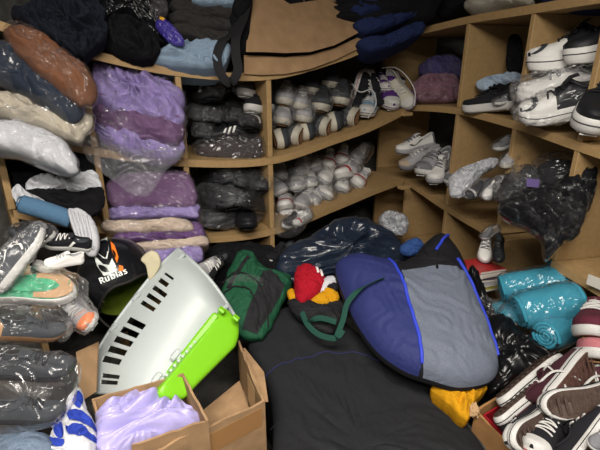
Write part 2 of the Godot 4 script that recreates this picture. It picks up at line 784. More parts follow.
	mb.tube(ring, 0.0016, 4, 1.0, Vector3.UP, true)
	r.sole_line = mb.mesh()
	shoe_parts[key] = r
	return r

func wrap_mesh(k: int) -> ArrayMesh:
	if wrap_meshes.has(k):
		return wrap_meshes[k]
	var mb := MB.new()
	var p := PackedVector3Array()
	var nu := 84
	var nv := 72
	for i in nv:
		var la := PI * i / (nv - 1)
		for j in nu:
			var lo := TAU * j / nu
			var d := Vector3(-cos(la), sin(la) * sin(lo), sin(la) * cos(lo))
			var q := Vector3(signf(d.x) * pow(absf(d.x), 0.7) * SL * 0.56, signf(d.y) * pow(absf(d.y), 0.6) * 0.056, signf(d.z) * pow(absf(d.z), 0.6) * 0.060)
			q.y *= 1.0 - 0.32 * smoothstep(0.0, SL * 0.5, q.x)
			var w := Vector3(q.x * 26.0, q.y * 36.0, q.z * 36.0)
			var rg := 0.5 - 2.4 * absf(noise.get_noise_3d(w.x, w.y + k * 9.1, w.z)) + 0.5 - 1.8 * absf(noise.get_noise_3d(w.x * 2.1, w.y * 2.1, w.z * 2.1 + k * 5.0))
			q += d * (0.008 * rg + 0.006 * noise.get_noise_3d(q.x * 14.0, q.y * 14.0 + k * 3.0, q.z * 14.0))
			p.append(q + Vector3(SL * 0.5, 0.046, 0))
	mb.grid(p, nu, nv, true)
	wrap_meshes[k] = mb.mesh()
	return wrap_meshes[k]

# look = {upper, sole, outsole, lining, lace, toe, stripe, heel, line, deco, high, sh}: materials of the parts that the shoe has
func shoe(look: Dictionary, heel: Array, toe: Array, sgn: float, up: Array, label: String, group := "", wrapped: Material = null, called := "shoe", size := 0.27) -> Node3D:
	var a := U(heel[0], heel[1], heel[2])
	var dep: float = heel[2]
	if toe.size() > 2:
		dep = toe[2]
	else:
		# how far the toe lies in front of (-1) or behind (+1) the heel, from the shoe's length
		var flat := a.distance_to(U(toe[0], toe[1], heel[2]))
		if flat < size:
			dep += sgn * sqrt(size * size - flat * flat)
	var b := U(toe[0], toe[1], dep)
	var x := (b - a)
	var len_ := x.length()
	x /= len_
	var y := CB * Vector3(up[0], up[1], up[2])
	y = (y - x * y.dot(x)).normalized()
	var z := x.cross(y)
	var s := len_ / SL
	var t := Node3D.new()
	t.name = numbered(called)
	add_child(t)
	tag(t, label, "shoe", group)
	var bs := Basis(x, y, z) * s
	t.transform = Transform3D(bs, a - bs * Vector3(0, 0.035, 0))
	var m := make_shoe_meshes(look.get("sh", 0.028), look.get("high", 0.0), look.get("deco", "plain"), look.get("toe0", 0.83))
	var made := {"sole": look.sole, "upper": look.upper, "lining": look.get("lining", look.upper), "tongue": look.get("tongue", look.upper), "collar": look.get("collar", look.upper), "outsole": look.get("outsole", look.sole)}
	for k in [["laces", "lace"], ["toe_cap", "toe"], ["stripe", "stripe"], ["heel_tab", "heel"], ["sole_line", "line"]]:
		if look.has(k[1]) and m.has(k[0]):
			made[k[0]] = look[k[1]]
	var owner_of := {"outsole": "sole", "sole_line": "sole", "toe_cap": "upper", "stripe": "upper", "heel_tab": "upper", "collar": "upper", "laces": "tongue"}
	var nodes := {}
	for k in made:
		for piece in (m[k] if m[k] is Array else [m[k]]):
			var o := MeshInstance3D.new()
			o.name = k
			o.mesh = piece
			o.material_override = made[k]
			(nodes[owner_of[k]] if owner_of.has(k) else t).add_child(o, true)
			nodes[k] = o
	if wrapped != null:
		var o := MeshInstance3D.new()
		o.name = "plastic_wrapper"
		o.mesh = wrap_mesh(int(heel[0] * 3 + heel[1]) % 5)
		o.material_override = wrapped
		t.add_child(o, true)
	return t

# ---------------------------------------------------------------- shelving
var LU := {}
var RU := {}

func height_at(x: float, z: float, py: float) -> float:
	# how high a point above (x, z) must be to stand on picture row py
	var r := Vector3(x, 0, z) - CO
	var k := (225.0 - py) / F
	var cy := r.dot(CB.y)
	var dz := -r.dot(CB.z)
	return (k * dz - cy) / (CB.y.y + k * CB.z.y)

func unit(cols: Array, inward: float, n: int) -> Dictionary:
	# cols: [px, depth, top row, middle row, lower row] measured on the middle board's front edge
	var raw := []
	for c in cols:
		var p := U(c[0], c[3], c[1])
		raw.append([p.x, p.z, height_at(p.x, p.z, c[2]), p.y, height_at(p.x, p.z, c[4])])
	var pts := []
	var m := raw.size()
	for k in n:
		var t := float(k) / (n - 1) * (m - 1)
		var i := mini(int(t), m - 2)
		var row := []
		for q in 5:
			row.append(cubic_interpolate(raw[i][q], raw[i + 1][q], raw[maxi(i - 1, 0)][q], raw[mini(i + 2, m - 1)][q], t - i))
		row.append(maxf(0.08, row[4] - 0.36))
		pts.append(row)
	var inn := []
	for k in n:
		var a = pts[maxi(k - 1, 0)]
		var b = pts[mini(k + 1, n - 1)]
		var t := Vector3(b[0] - a[0], 0, b[1] - a[1]).normalized()
		var w := Vector3(t.z, 0, -t.x)
		if w.dot(Vector3(a[0], 0, a[1])) < 0.0:
			w = -w
		inn.append(w)
	return {"pts": pts, "inn": inn, "dep": inward, "n": n, "m": m}

func unit_board(u: Dictionary, lvl: int, th := 0.03, from := 0, to := -1, back := 0.0) -> MB:
	var mb := MB.new()
	var last: int = u.n - 1 if to < 0 else to
	var rows := [[], [], [], []]
	for k in range(from, last + 1):
		var p = u.pts[k]
		var w: Vector3 = u.inn[k]
		var f := Vector3(p[0], p[2 + lvl], p[1])
		var b: Vector3 = f + w * (u.dep - back)
		rows[0].append(f + Vector3(0, -th / 2, 0))
		rows[1].append(f + Vector3(0, th / 2, 0))
		rows[2].append(b + Vector3(0, th / 2, 0))
		rows[3].append(b + Vector3(0, -th / 2, 0))
	for e in 4:
		var g := PackedVector3Array()
		for q in rows[e]:
			g.append(q)
		for q in rows[(e + 1) % 4]:
			g.append(q)
		mb.grid(g, rows[e].size(), 2, false, true)
	for e in [0, rows[0].size() - 1]:
		mb.facing(rows[0][e], rows[1][e], rows[2][e], rows[3][e], rows[0][rows[0].size() / 2])
	return mb

func unit_divider(u: Dictionary, t: float, lvl: int, th := 0.022) -> MB:
	# upright between board lvl and the one below it; t counts columns
	var kf: float = t / (u.m - 1) * (u.n - 1)
	var k := clampi(int(round(kf)), 0, u.n - 1)
	var p = u.pts[k]
	var w: Vector3 = u.inn[k]
	var s := Vector3(w.z, 0, -w.x) * th * 0.5
	var top: float = p[2 + lvl] - 0.0155
	var bot: float = p[3 + lvl] + 0.0155 if lvl < 3 else 0.0
	var f := Vector3(p[0], 0, p[1]) + w * 0.003
	var mb := MB.new()
	var o: Vector3 = f + w * (u.dep - 0.012) * 0.5
	var hgt := Vector3(0, top - bot, 0)
	o.y = (top + bot) * 0.5
	var bs := Basis(w, Vector3.UP, Vector3(w.z, 0, -w.x))
	mb.box(Transform3D(bs, o), Vector3(u.dep - 0.012, hgt.y, th), 0.002)
	return mb

func depth_of(u: Dictionary, px: float, lvl: int) -> float:
	# camera distance of a unit's front edge where it crosses a picture column
	var best := 1e9
	var res := 2.0
	for k in u.n:
		var p = u.pts[k]
		var r := Vector3(p[0], p[2 + lvl], p[1]) - CO
		var d := -r.dot(CB.z)
		var x := 300.0 + F * r.dot(CB.x) / d
		if absf(x - px) < best:
			best = absf(x - px)
			res = d
	return res

func LD(px: float, lvl: int) -> float:
	return depth_of(LU, px, lvl)
func RD(px: float, lvl: int) -> float:
	return depth_of(RU, px, lvl)

func build_room() -> void:
	var wallm := mat("wall_paint", rgb(112, 111, 108), 0.9, "broad_tint", "fine_normal", 1.5, 0.3)
	var floorm := mat("floor_concrete", rgb(112, 110, 106), 0.8, "broad_tint", "fine_normal", 1.2, 0.5)
	var x0 := -1.16
	var x1 := 1.75
	var z0 := -3.0
	var z1 := 1.6
	var h := 2.3
	var cx := (x0 + x1) / 2
	var cz := (z0 + z1) / 2
	for w in [["floor", Vector3(cx, -0.05, cz), Vector3(x1 - x0 + 0.2, 0.1, z1 - z0 + 0.2), floorm], ["ceiling", Vector3(cx, h + 0.05, cz), Vector3(x1 - x0 + 0.2, 0.1, z1 - z0 + 0.2), wallm],
			["wall_left", Vector3(x0 - 0.05, h / 2, cz), Vector3(0.1, h, z1 - z0), wallm], ["wall_right", Vector3(x1 + 0.05, h / 2, cz), Vector3(0.1, h, z1 - z0), wallm],
			["wall_back", Vector3(cx, h / 2, z0 - 0.05), Vector3(x1 - x0, h, 0.1), wallm], ["wall_front", Vector3(cx, h / 2, z1 + 0.05), Vector3(x1 - x0, h, 0.1), wallm]]:
		var mb := MB.new()
		mb.box(Transform3D(Basis.IDENTITY, w[1]), w[2], 0.001)
		struct(mb, w[0], w[3])

func build_units() -> void:
	var board := mat("pressed_board", rgb(176, 145, 100), 0.62, "board_tint", "board_normal", 2.2, 0.5)
	LU = unit([[-7, 1.42, 14, 128, 214], [96, 1.62, 51, 152, 231], [186, 1.78, 72, 163, 240], [271, 1.90, 76, 161, 232], [338, 2.08, 58, 140, 208], [376, 2.20, 41, 126, 193], [410, 2.33, 29, 109, 181]], 0.36, 61)
	RU = unit([[380, 2.62, 34, 110, 170], [412, 2.34, 31, 108, 182], [457, 2.05, 20, 111, 208], [514, 1.72, 9, 125, 237], [577, 1.42, -4, 146, 264], [650, 1.2, -18, 170, 300]], 0.37, 51)
	var t := thing("shelf_unit", "long tan pressed board shelving bowed along the back wall", "shelving", Vector3(LU.pts[20][0], 0, LU.pts[20][1]))
	for lvl in 4:
		part(unit_board(LU, lvl), "shelf_board", board, t)
	for c in [0.0, 1.0, 2.0, 3.0]:
		for lvl in 4:
			part(unit_divider(LU, c, lvl), "divider", board, t)
	t = thing("shelf_unit", "tan pressed board shelving along the right wall", "shelving", Vector3(RU.pts[25][0], 0, RU.pts[25][1]))
	for lvl in 4:
		if lvl == 2:                      # one bay is double height: its shelf has been taken out
			part(unit_board(RU, lvl, 0.03, 0, 30), "shelf_board", board, t)
			part(unit_board(RU, lvl, 0.03, 40, 50), "shelf_board", board, t)
		else:
			part(unit_board(RU, lvl), "shelf_board", board, t)
	for c in [0.0, 2.0, 3.0, 4.0, 5.0]:
		for lvl in 4:
			part(unit_divider(RU, c, lvl), "divider", board, t)
	for lvl in [2, 3]:
		part(unit_divider(RU, 1.0, lvl), "divider", board, t)
	# joining blocks under the boards where the two units meet
	for w in [[406, 114, 2.31], [404, 187, 2.33]]:
		var mb := MB.new()
		mb.box(Transform3D(Basis(Vector3.UP, 0.5), U(w[0], w[1], w[2])), Vector3(0.06, 0.018, 0.04), 0.002)
		part(mb, "joining_block", board, t)
	# curtain ring hooked on the top board
	var ring := MB.new()
	var c := U(521, 11, 1.68)
	var pth := PackedVector3Array()
	for k in 20:
		var a := TAU * k / 20
		pth.append(c + CB.x * 0.013 * cos(a) + Vector3.UP * 0.013 * sin(a))
	ring.tube(pth, 0.0025, 6, 1.0, Vector3.UP, true)
	solo(ring, "ring", mat("white_plastic", rgb(205, 203, 198), 0.4), "small pale plastic ring hanging from the top shelf board", "ring")

# ---------------------------------------------------------------- the things
func part_world(mb: MB, called: String, m: Material, parent: Node3D) -> MeshInstance3D:
	var inv := parent.transform.affine_inverse()
	var nb := inv.basis.inverse().transposed()
	for k in mb.v.size():
		mb.v[k] = inv * mb.v[k]
		mb.n[k] = (nb * mb.n[k]).normalized()
	return part(mb, called, m, parent, Vector3.ZERO)

# a shoe whose toe points at the viewer: toe at (x, y, d), heel shifted by (dx, dy) pixels behind it
func toward(look: Dictionary, x: float, y: float, d: float, dx: float, dy: float, up: Array, label: String, group := "", wrapped: Material = null, size := 0.27) -> Node3D:
	return shoe(look, [x + dx, y + dy, d + size * 0.93], [x, y, d], 0, up, label, group, wrapped, "shoe", size)

var look := {}
var clear: StandardMaterial3D
var milky: StandardMaterial3D
var smoke: StandardMaterial3D

func make_looks() -> void:
	clear = film("clear_film", Color(0.86, 0.87, 0.9), 0.01, 0.2, 0.1)
	milky = film("milky_film", Color(0.80, 0.81, 0.84), 0.06, 0.2, 0.1)
	smoke = film("thin_grey_film", Color(0.62, 0.63, 0.66), 0.025, 0.2, 0.1)
	var black := mat("black_leather", rgb(26, 27, 31), 0.5, "", "fine_normal", 8.0, 0.4)
	var canvas := mat("black_canvas", rgb(27, 27, 33), 0.9, "fine_tint", "weave_normal", 14.0, 0.5)
	var grey := mat("charcoal_knit", rgb(62, 66, 72), 0.9, "fine_tint", "weave_normal", 14.0, 0.6)
	var brown := mat("dark_brown_grey", rgb(66, 60, 62), 0.9, "fine_tint", "weave_normal", 14.0, 0.6)
	var white := mat("white_rubber", rgb(212, 211, 208), 0.55, "fine_tint", "", 6.0)
	var wleather := mat("white_leather", rgb(216, 215, 212), 0.5, "", "fine_normal", 8.0, 0.3)
	var cream := mat("cream_rubber", rgb(206, 200, 184), 0.6, "fine_tint", "", 6.0)
	var gum := mat("gum_rubber", rgb(128, 92, 58), 0.6, "fine_tint", "", 6.0)
	var tan := mat("tan_rubber", rgb(190, 150, 108), 0.55, "fine_tint", "", 6.0)
	var brownsole := mat("brown_sole", rgb(98, 70, 62), 0.65, "broad_tint", "fine_normal", 9.0, 0.6)
	var darksole := mat("dark_brown_sole", rgb(82, 66, 58), 0.65, "broad_tint", "fine_normal", 9.0, 0.6)
	var red := mat("red_trim", rgb(176, 44, 58), 0.6)
	var pink := mat("pink_canvas", rgb(196, 120, 128), 0.85, "fine_tint", "weave_normal", 14.0, 0.5)
	var purple := mat("purple_canvas", rgb(86, 44, 122), 0.85, "fine_tint", "weave_normal", 14.0, 0.5)
	var sky := mat("light_blue_canvas", rgb(142, 172, 196), 0.85, "fine_tint", "weave_normal", 14.0, 0.5)
	var burg := mat("burgundy_canvas", rgb(96, 36, 52), 0.85, "fine_tint", "weave_normal", 14.0, 0.5)
	var maroon := mat("maroon_canvas", rgb(72, 34, 44), 0.85, "fine_tint", "weave_normal", 14.0, 0.5)
	var midgrey := mat("mid_grey_mesh", rgb(124, 125, 130), 0.85, "fine_tint", "weave_normal", 14.0, 0.5)
	var ltgrey := mat("light_grey_mesh", rgb(176, 176, 180), 0.85, "fine_tint", "weave_normal", 14.0, 0.4)
	var beige := mat("beige_canvas", rgb(188, 172, 150), 0.85, "fine_tint", "weave_normal", 14.0, 0.5)
	var orange := mat("orange_trim", rgb(222, 128, 84), 0.6)
	var green := mat("green_rubber", rgb(58, 168, 122), 0.4, "broad_tint", "fine_normal", 6.0, 0.5)
	look = {
		"black_plain": {"upper": black, "sole": black, "lining": grey, "lace": canvas},
		"black_stripes": {"upper": black, "sole": black, "stripe": wleather, "lace": canvas, "lining": grey, "deco": "stripes"},
		"black_white_toe": {"upper": canvas, "sole": canvas, "stripe": white, "lace": canvas, "lining": grey, "deco": "ring"},
		"black_white_panel": {"upper": canvas, "sole": white, "stripe": wleather, "lace": canvas, "lining": grey, "deco": "panel", "sh": 0.034},
		"black_white_sole": {"upper": canvas, "sole": white, "lace": canvas, "lining": grey, "sh": 0.034},
		"brown_knit": {"upper": brown, "sole": brown, "lining": grey, "lace": brown},
		"grey_cream": {"upper": grey, "sole": cream, "outsole": gum, "lining": gum, "lace": grey, "sh": 0.036},
		"white_clear": {"upper": ltgrey, "sole": cream, "outsole": gum, "lining": beige, "lace": white, "sh": 0.034},
		"canvas_black": {"upper": canvas, "sole": white, "toe": white, "lace": white, "line": red, "lining": midgrey},
		"canvas_purple": {"upper": purple, "sole": white, "toe": white, "lace": white, "line": purple, "lining": grey},
		"canvas_blue": {"upper": sky, "sole": white, "toe": white, "lace": white, "line": canvas, "lining": ltgrey},
		"canvas_white": {"upper": cream, "sole": white, "toe": white, "lace": white, "line": purple, "lining": ltgrey},
		"small_white_red": {"upper": wleather, "sole": white, "stripe": red, "lace": ltgrey, "lining": ltgrey, "deco": "ring"},
		"small_white_grey": {"upper": wleather, "sole": ltgrey, "stripe": midgrey, "lace": white, "lining": ltgrey, "deco": "stripes"},
		"small_white": {"upper": wleather, "sole": white, "lace": ltgrey, "lining": ltgrey, "toe": ltgrey},
		"small_white_beige": {"upper": ltgrey, "sole": white, "stripe": beige, "lace": white, "lining": ltgrey, "deco": "panel"},
		"trainer_white": {"upper": wleather, "sole": ltgrey, "stripe": grey, "lace": midgrey, "lining": ltgrey, "heel": midgrey, "deco": "swoosh"},
		"trainer_grey": {"upper": ltgrey, "sole": white, "stripe": canvas, "lace": midgrey, "lining": midgrey, "toe": midgrey, "deco": "stripes"},
		"trainer_pink": {"upper": ltgrey, "sole": midgrey, "stripe": beige, "lace": wleather, "lining": ltgrey, "toe": beige, "deco": "panel"},
		"hoop_white": {"upper": black, "sole": wleather, "stripe": grey, "toe": wleather, "toe0": 0.62, "lace": canvas, "lining": grey, "deco": "arc", "sh": 0.042, "high": 0.5, "line": grey},
		"hoop_black": {"upper": black, "sole": wleather, "stripe": grey, "lace": canvas, "lining": grey, "deco": "panel", "sh": 0.046, "high": 0.5, "line": grey},
		"hoop_dark_sole": {"upper": wleather, "sole": grey, "outsole": black, "stripe": canvas, "lace": wleather, "lining": ltgrey, "deco": "swoosh", "sh": 0.04},
		"white_plain": {"upper": wleather, "sole": wleather, "lace": ltgrey, "lining": ltgrey, "sh": 0.034},
		"vulc_brown": {"upper": maroon, "sole": white, "outsole": brownsole, "toe": white, "lace": white, "line": canvas, "lining": midgrey},
		"vulc_dark": {"upper": canvas, "sole": white, "outsole": darksole, "toe": white, "lace": white, "line": canvas, "lining": burg},
		"vulc_maroon": {"upper": maroon, "sole": white, "outsole": darksole, "toe": white, "lace": white, "line": canvas, "lining": grey, "heel": canvas},
		"vulc_burgundy": {"upper": burg, "sole": white, "outsole": gum, "lace": white, "lining": grey},
		"vulc_pink": {"upper": pink, "sole": white, "outsole": gum, "lace": white, "lining": burg},
		"side_wave": {"upper": grey, "sole": white, "stripe": wleather, "lace": wleather, "lining": grey, "deco": "wave"},
		"side_stripes": {"upper": canvas, "sole": white, "stripe": wleather, "lace": canvas, "lining": grey, "deco": "stripes"},
		"side_line": {"upper": canvas, "sole": white, "stripe": wleather, "lace": wleather, "lining": grey, "deco": "line", "sh": 0.036},
		"green_sole": {"upper": wleather, "sole": wleather, "outsole": green, "lace": white, "lining": ltgrey, "sh": 0.034},
		"gum_grey": {"upper": mat("slate_suede", rgb(72, 76, 82), 0.85, "fine_tint", "fine_normal", 8.0, 0.5), "sole": gum, "outsole": tan, "lace": grey, "lining": grey, "heel": tan},
		"black_gum": {"upper": grey, "sole": canvas, "outsole": tan, "lace": canvas, "lining": grey},
		"orange_toe": {"upper": ltgrey, "sole": white, "toe": orange, "lace": white, "lining": ltgrey},
		"grey_beige": {"upper": midgrey, "sole": white, "stripe": beige, "lace": ltgrey, "lining": beige, "deco": "panel"},
	}

func build_content() -> void:
	make_looks()
	build_heap()
	build_boxes()
	build_carrier()
	build_helmet()
	build_left_clothes()
	build_purples()
	build_top()
	build_back_shoes()
	build_right_shelves()
	build_left_shoes()
	build_right_box()

# ---- the heap of bags in the middle
func build_heap() -> void:
	var charcoal := mat("black_bag_cloth", rgb(38, 39, 42), 0.85, "fine_tint", "cloth_normal", 3.0, 0.5, 0.3)
	var s := soft([248, 350, 258, 326, 285, 309, 325, 312, 358, 336, 398, 371, 428, 388, 452, 412, 486, 455, 497, 520, 440, 590, 330, 600, 282, 560, 274, 480, 272, 410, 262, 376], 1.19, 0.0002, -0.0031, 0.05, 0.30, {"n": 140, "jag": 0.0, "e": 7.0, "amp": 0.005, "freq": 9.0, "stretch": 3.0, "ang": 0.3, "seed_": 4})
	var body := s.shell(26)
	var t := thing("duffel_bag", "large flat black cloth bag covering the floor before the heap", "bag", body.base())
	part(body, "body", charcoal, t)
	var mb := MB.new()
	mb.tube(s.line(spline(xy([400, 373, 428, 389, 450, 412, 470, 436, 484, 455]), 40, false), 0.004), 0.005, 6)
	part(mb, "edge_piping", mat("dark_piping", rgb(58, 60, 58), 0.7), t)
	mb = MB.new()
	mb.tube(s.line(spline(xy([258, 382, 275, 380, 292, 374, 305, 372, 322, 366, 340, 366, 352, 364, 366, 368, 380, 371]), 50, false), 0.002), 0.0022, 6)
	part(mb, "drawcord", mat("navy_cord", rgb(34, 38, 78), 0.8), t)
	mb = MB.new()
	mb.tube(s.line(spline(xy([270, 430, 310, 427, 360, 428, 420, 422]), 40, false), 0.0), 0.002, 5)
	part(mb, "seam", charcoal, t)

	# navy, grey and black holdall with blue piping
	var navy := mat("navy_nylon", rgb(46, 54, 112), 0.7, "fine_tint", "cloth_normal", 4.0, 0.6, 0.35)
	var slate := mat("slate_nylon", rgb(112, 120, 136), 0.7, "fine_tint", "cloth_normal", 4.0, 0.6, 0.35)
	var coal := mat("black_nylon", rgb(28, 28, 32), 0.75, "fine_tint", "cloth_normal", 4.0, 0.6, 0.35)
	var royal := mat("royal_blue_piping", rgb(48, 66, 190), 0.6)
	s = soft([335, 268, 350, 258, 372, 262, 392, 266, 410, 262, 424, 246, 440, 236, 454, 248, 466, 272, 478, 308, 490, 340, 497, 368, 488, 385, 458, 391, 430, 384, 402, 374, 376, 355, 355, 326, 340, 292], 1.47, 0.0002, -0.0030, 0.10, 0.045, {"n": 200, "e": 3.2, "amp": 0.004, "freq": 9.0, "stretch": 4.0, "ang": -0.2, "seed_": 8, "jag": 0.0, "c": Vector2(420, 322)})
	body = s.shell(40)
	t = thing("holdall", "stuffed navy, grey and black holdall with royal blue piping", "bag", body.base())
	part(body, "body", coal, t)
	part(s.patch(xy([320, 268, 350, 250, 372, 252, 385, 260, 391, 284, 398, 305, 405, 330, 412, 352, 417, 372, 416, 400, 376, 380, 340, 322, 325, 292]), 0.005, 1.8, true), "navy_panel", navy, t)
	part(s.patch(xy([396, 288, 412, 285, 432, 283, 450, 283, 458, 286, 468, 302, 477, 325, 486, 350, 492, 366, 500, 380, 480, 400, 430, 400, 417, 372, 412, 352, 405, 328, 400, 308]), 0.005, 1.8, true), "grey_panel", slate, t)
	for w in [[385, 267, 391, 284, 398, 305, 405, 330, 412, 352, 417, 374], [452, 272, 460, 284, 470, 302, 479, 326, 487, 348, 492, 364], [446, 242, 440, 250, 434, 260, 430, 266]]:
		mb = MB.new()
		mb.tube(s.line(spline(xy(w), 30, false), 0.005), 0.006, 6)
		part(mb, "piping", royal, t)
	mb = MB.new()
	mb.tube(s.line(spline(xy([398, 287, 412, 284, 432, 282, 450, 282]), 20, false), 0.002), 0.003, 5)
	part(mb, "zip", coal, t)
	mb = MB.new()
	mb.box(Transform3D(Basis(CB.z, 0.2), s.on(430, 286, 0.008)), Vector3(0.008, 0.022, 0.004), 0.001)
	part(mb, "zip_pull", mat("black_metal", rgb(14, 14, 16), 0.4), t)
	mb = MB.new()
	for k in 3:
		mb.tube(s.line(spline(xy([405 + k * 14, 266 - k * 4, 416 + k * 8, 272, 432, 276 + k, 448, 276]), 16, false), 0.001), 0.004, 5)
		part(mb, "fold", coal, t)
		mb = MB.new()

	# green rucksack
	var green := mat("green_nylon", rgb(34, 88, 62), 0.75, "fine_tint", "cloth_normal", 4.0, 0.6, 0.3)
	s = soft([231, 266, 238, 253, 249, 250, 257, 260, 268, 269, 284, 273, 292, 280, 287, 296, 278, 314, 268, 332, 256, 340, 240, 336, 228, 322, 221, 302, 224, 282], 1.62, 0.0005, -0.0032, 0.05, 0.10, {"n": 150, "e": 2.4, "amp": 0.006, "freq": 16.0, "ang": 1.1, "seed_": 15})
	body = s.shell(32)
	t = thing("rucksack", "green nylon rucksack with dark grey panel and black cords", "bag", body.base())
	part(body, "body", green, t)
	part(s.patch(xy([262, 280, 270, 277, 284, 292, 272, 315, 257, 337, 242, 333, 247, 318, 256, 298]), 0.004, 1.8), "dark_panel", mat("dark_grey_nylon", rgb(40, 41, 44), 0.8, "fine_tint", "cloth_normal", 4.0, 0.6, 0.3), t)
	var strapm := mat("black_webbing", rgb(22, 22, 25), 0.8, "", "weave_normal", 14.0, 0.5)
	for w in [[248, 264, 241, 274, 234, 284, 228, 294]]:
		var l := s.line(spline(xy(w), 14, false), 0.004)
		part(ribbon(l, same(CB.x, 14), 0.014, 0.003), "strap", strapm, t)
	for w in [[222, 284, 232, 280, 248, 284, 260, 296, 266, 312, 268, 330], [222, 300, 236, 294, 250, 300, 258, 318, 256, 334]]:
		mb = MB.new()
		mb.tube(s.line(spline(xy(w), 30, false), 0.006), 0.0028, 6)
		part(mb, "cord", strapm, t)
	for w in [[228, 290, 240, 287, 252, 289, 262, 293]]:
		var l := s.line(spline(xy(w), 14, false), 0.008)
		part(ribbon(l, same(CB.y, 14), 0.03, 0.001), "plastic_strip", clear, t)

	# dark bag with green straps between rucksack and holdall
	s = soft([288, 302, 300, 299, 320, 304, 338, 300, 346, 306, 344, 322, 330, 334, 310, 326, 294, 314], 1.53, 0, -0.003, 0.03, 0.06, {"amp": 0.005})
	body = s.shell(12)
	t = thing("pouch", "small black pouch with dark green straps beside the holdall", "bag", body.base())
	part(body, "body", coal, t)
	var gstrap := mat("dark_green_webbing", rgb(22, 66, 56), 0.8, "", "weave_normal", 14.0, 0.5)
	for w in [[302, 312, 1.49, 308, 325, 1.46, 320, 335, 1.43, 336, 338, 1.41, 343, 330, 1.41], [336, 338, 1.41, 343, 320, 1.42, 348, 302, 1.43, 362, 288, 1.43, 384, 278, 1.45], [308, 322, 1.46, 320, 318, 1.45, 336, 322, 1.43]]:
		var l := path3(w, 24)
		part(ribbon(l, same(CB * Vector3(0.7, 0.4, 0.2), 24), 0.018, 0.003), "strap", gstrap, t)

	# red and yellow jersey
	var red := cloth("red_jersey", rgb(178, 26, 44))
	s = soft([296, 270, 304, 265, 314, 267, 324, 276, 325, 288, 316, 298, 304, 304, 296, 300, 294, 286], 1.60, 0, -0.003, 0.04, 0.05, {"amp": 0.006, "freq": 20.0, "seed_": 21})
	body = s.shell(14)
	t = thing("jersey", "crumpled red and yellow jersey with white stripes on the heap", "clothing", body.base())
	part(body, "red_body", red, t)
	for w in [[316, 270, 318, 280], [320, 272, 322, 282]]:
		part(ribbon(s.line(spline(xy(w), 8, false), 0.003), same(CB.x, 8), 0.008, 0.002), "white_stripe", mat("white_print", rgb(225, 222, 220), 0.8), t)
	var yellow := cloth("yellow_cloth", rgb(214, 154, 26))
	s = soft([310, 302, 320, 294, 330, 285, 338, 292, 338, 302, 328, 306, 316, 307], 1.56, 0, -0.003, 0.025, 0.03, {"amp": 0.005, "freq": 22.0, "seed_": 23})
	part(s.shell(10), "yellow_sleeve", yellow, t)
	s = soft([287, 292, 293, 289, 297, 296, 298, 302, 290, 301], 1.585, 0, -0.003, 0.015, 0.02, {"amp": 0.003, "seed_": 24})
	part(s.shell(8), "yellow_hem", yellow, t)
	s = soft([318, 288, 326, 278, 334, 277, 337, 286, 330, 288, 322, 294], 1.59, 0, -0.003, 0.02, 0.03, {"amp": 0.005, "seed_": 25})
	part(s.shell(8), "white_trim", mat("black_white_trim", rgb(190, 190, 196), 0.85), t)
	s = soft([326, 288, 334, 284, 339, 287, 336, 292, 330, 290], 1.575, 0, -0.003, 0.02, 0.02, {"amp": 0.003, "seed_": 26})
	part(s.shell(8), "black_trim", coal, t)

	# big navy bin bag under the back shelf
	var binnavy := mat("navy_plastic", rgb(30, 39, 54), 0.28, "", "crumple_normal", 2.0, 0.25, 0.55)
	garment("bin_bag", binnavy, "big shiny navy plastic sack under the lower back shelf", "bag", [276, 262, 290, 246, 312, 236, 332, 222, 358, 217, 382, 228, 402, 244, 412, 258, 400, 272, 368, 274, 330, 282, 296, 284, 280, 276], 1.86, 0.0012, -0.002, 0.08, 0.10, {"n": 90, "k": 20, "amp": 0.014, "freq": 9.0, "stretch": 2.5, "ang": -0.5, "ridged": true, "seed_": 31})
	garment("garment", cloth("mid_blue_cloth", rgb(52, 82, 140)), "bit of blue cloth tucked behind the holdall's black end", "clothing", [400, 247, 410, 240, 420, 240, 424, 250, 412, 256, 402, 254], 1.74, 0, -0.002, 0.03, 0.04, {"seed_": 33})
	garment("garment", cloth("yellow_cloth", rgb(214, 154, 26)), "bright yellow cloth squeezed between black bag and shoe carton", "clothing", [430, 389, 448, 385, 466, 382, 480, 383, 487, 388, 480, 396, 474, 404, 470, 418, 462, 418, 448, 404], 1.30, 0, -0.0028, 0.018, 0.10, {"n": 70, "k": 14, "amp": 0.008, "freq": 20.0, "ang": 0.9, "seed_": 35})
	var binblack := mat("black_plastic", rgb(16, 16, 18), 0.28, "", "crumple_normal", 2.0, 0.1, 0.5)
	garment("bin_bag", binblack, "shiny black bin bag stuffed beside the teal towels", "bag", [482, 330, 492, 316, 508, 320, 522, 336, 540, 352, 552, 364, 540, 378, 515, 384, 500, 392, 488, 396, 484, 380, 488, 360], 1.42, 0.0, -0.002, 0.07, 0.14, {"n": 70, "k": 16, "amp": 0.013, "freq": 8.0, "ridged": true, "seed_": 37})
	garment("bin_bag", binblack, "shiny black bin bag wedged behind the holdall's blue piping", "bag", [470, 268, 478, 272, 484, 296, 492, 312, 500, 340, 496, 356, 486, 340, 478, 308], 1.56, 0.0, -0.002, 0.03, 0.10, {"n": 50, "amp": 0.008, "freq": 14.0, "ridged": true, "seed_": 38})
	# dark clothes filling the gap under the back shelf
	garment("garment", cloth("black_cloth", rgb(24, 24, 27)), "black clothes stuffed under the lower back shelf beside sneakers", "clothing", [196, 262, 215, 246, 245, 242, 275, 248, 285, 262, 282, 285, 262, 300, 225, 300, 200, 290], 1.86, 0.0, -0.0018, 0.05, 0.08, {"amp": 0.01, "seed_": 40})
	shoe(look.black_white_panel, [292, 248, 1.98], [266, 260, 1.84], 0, [0.1, 0.9, 0.5], "black and white sneaker poking out under the back shelf", "", null, "shoe", 0.24)
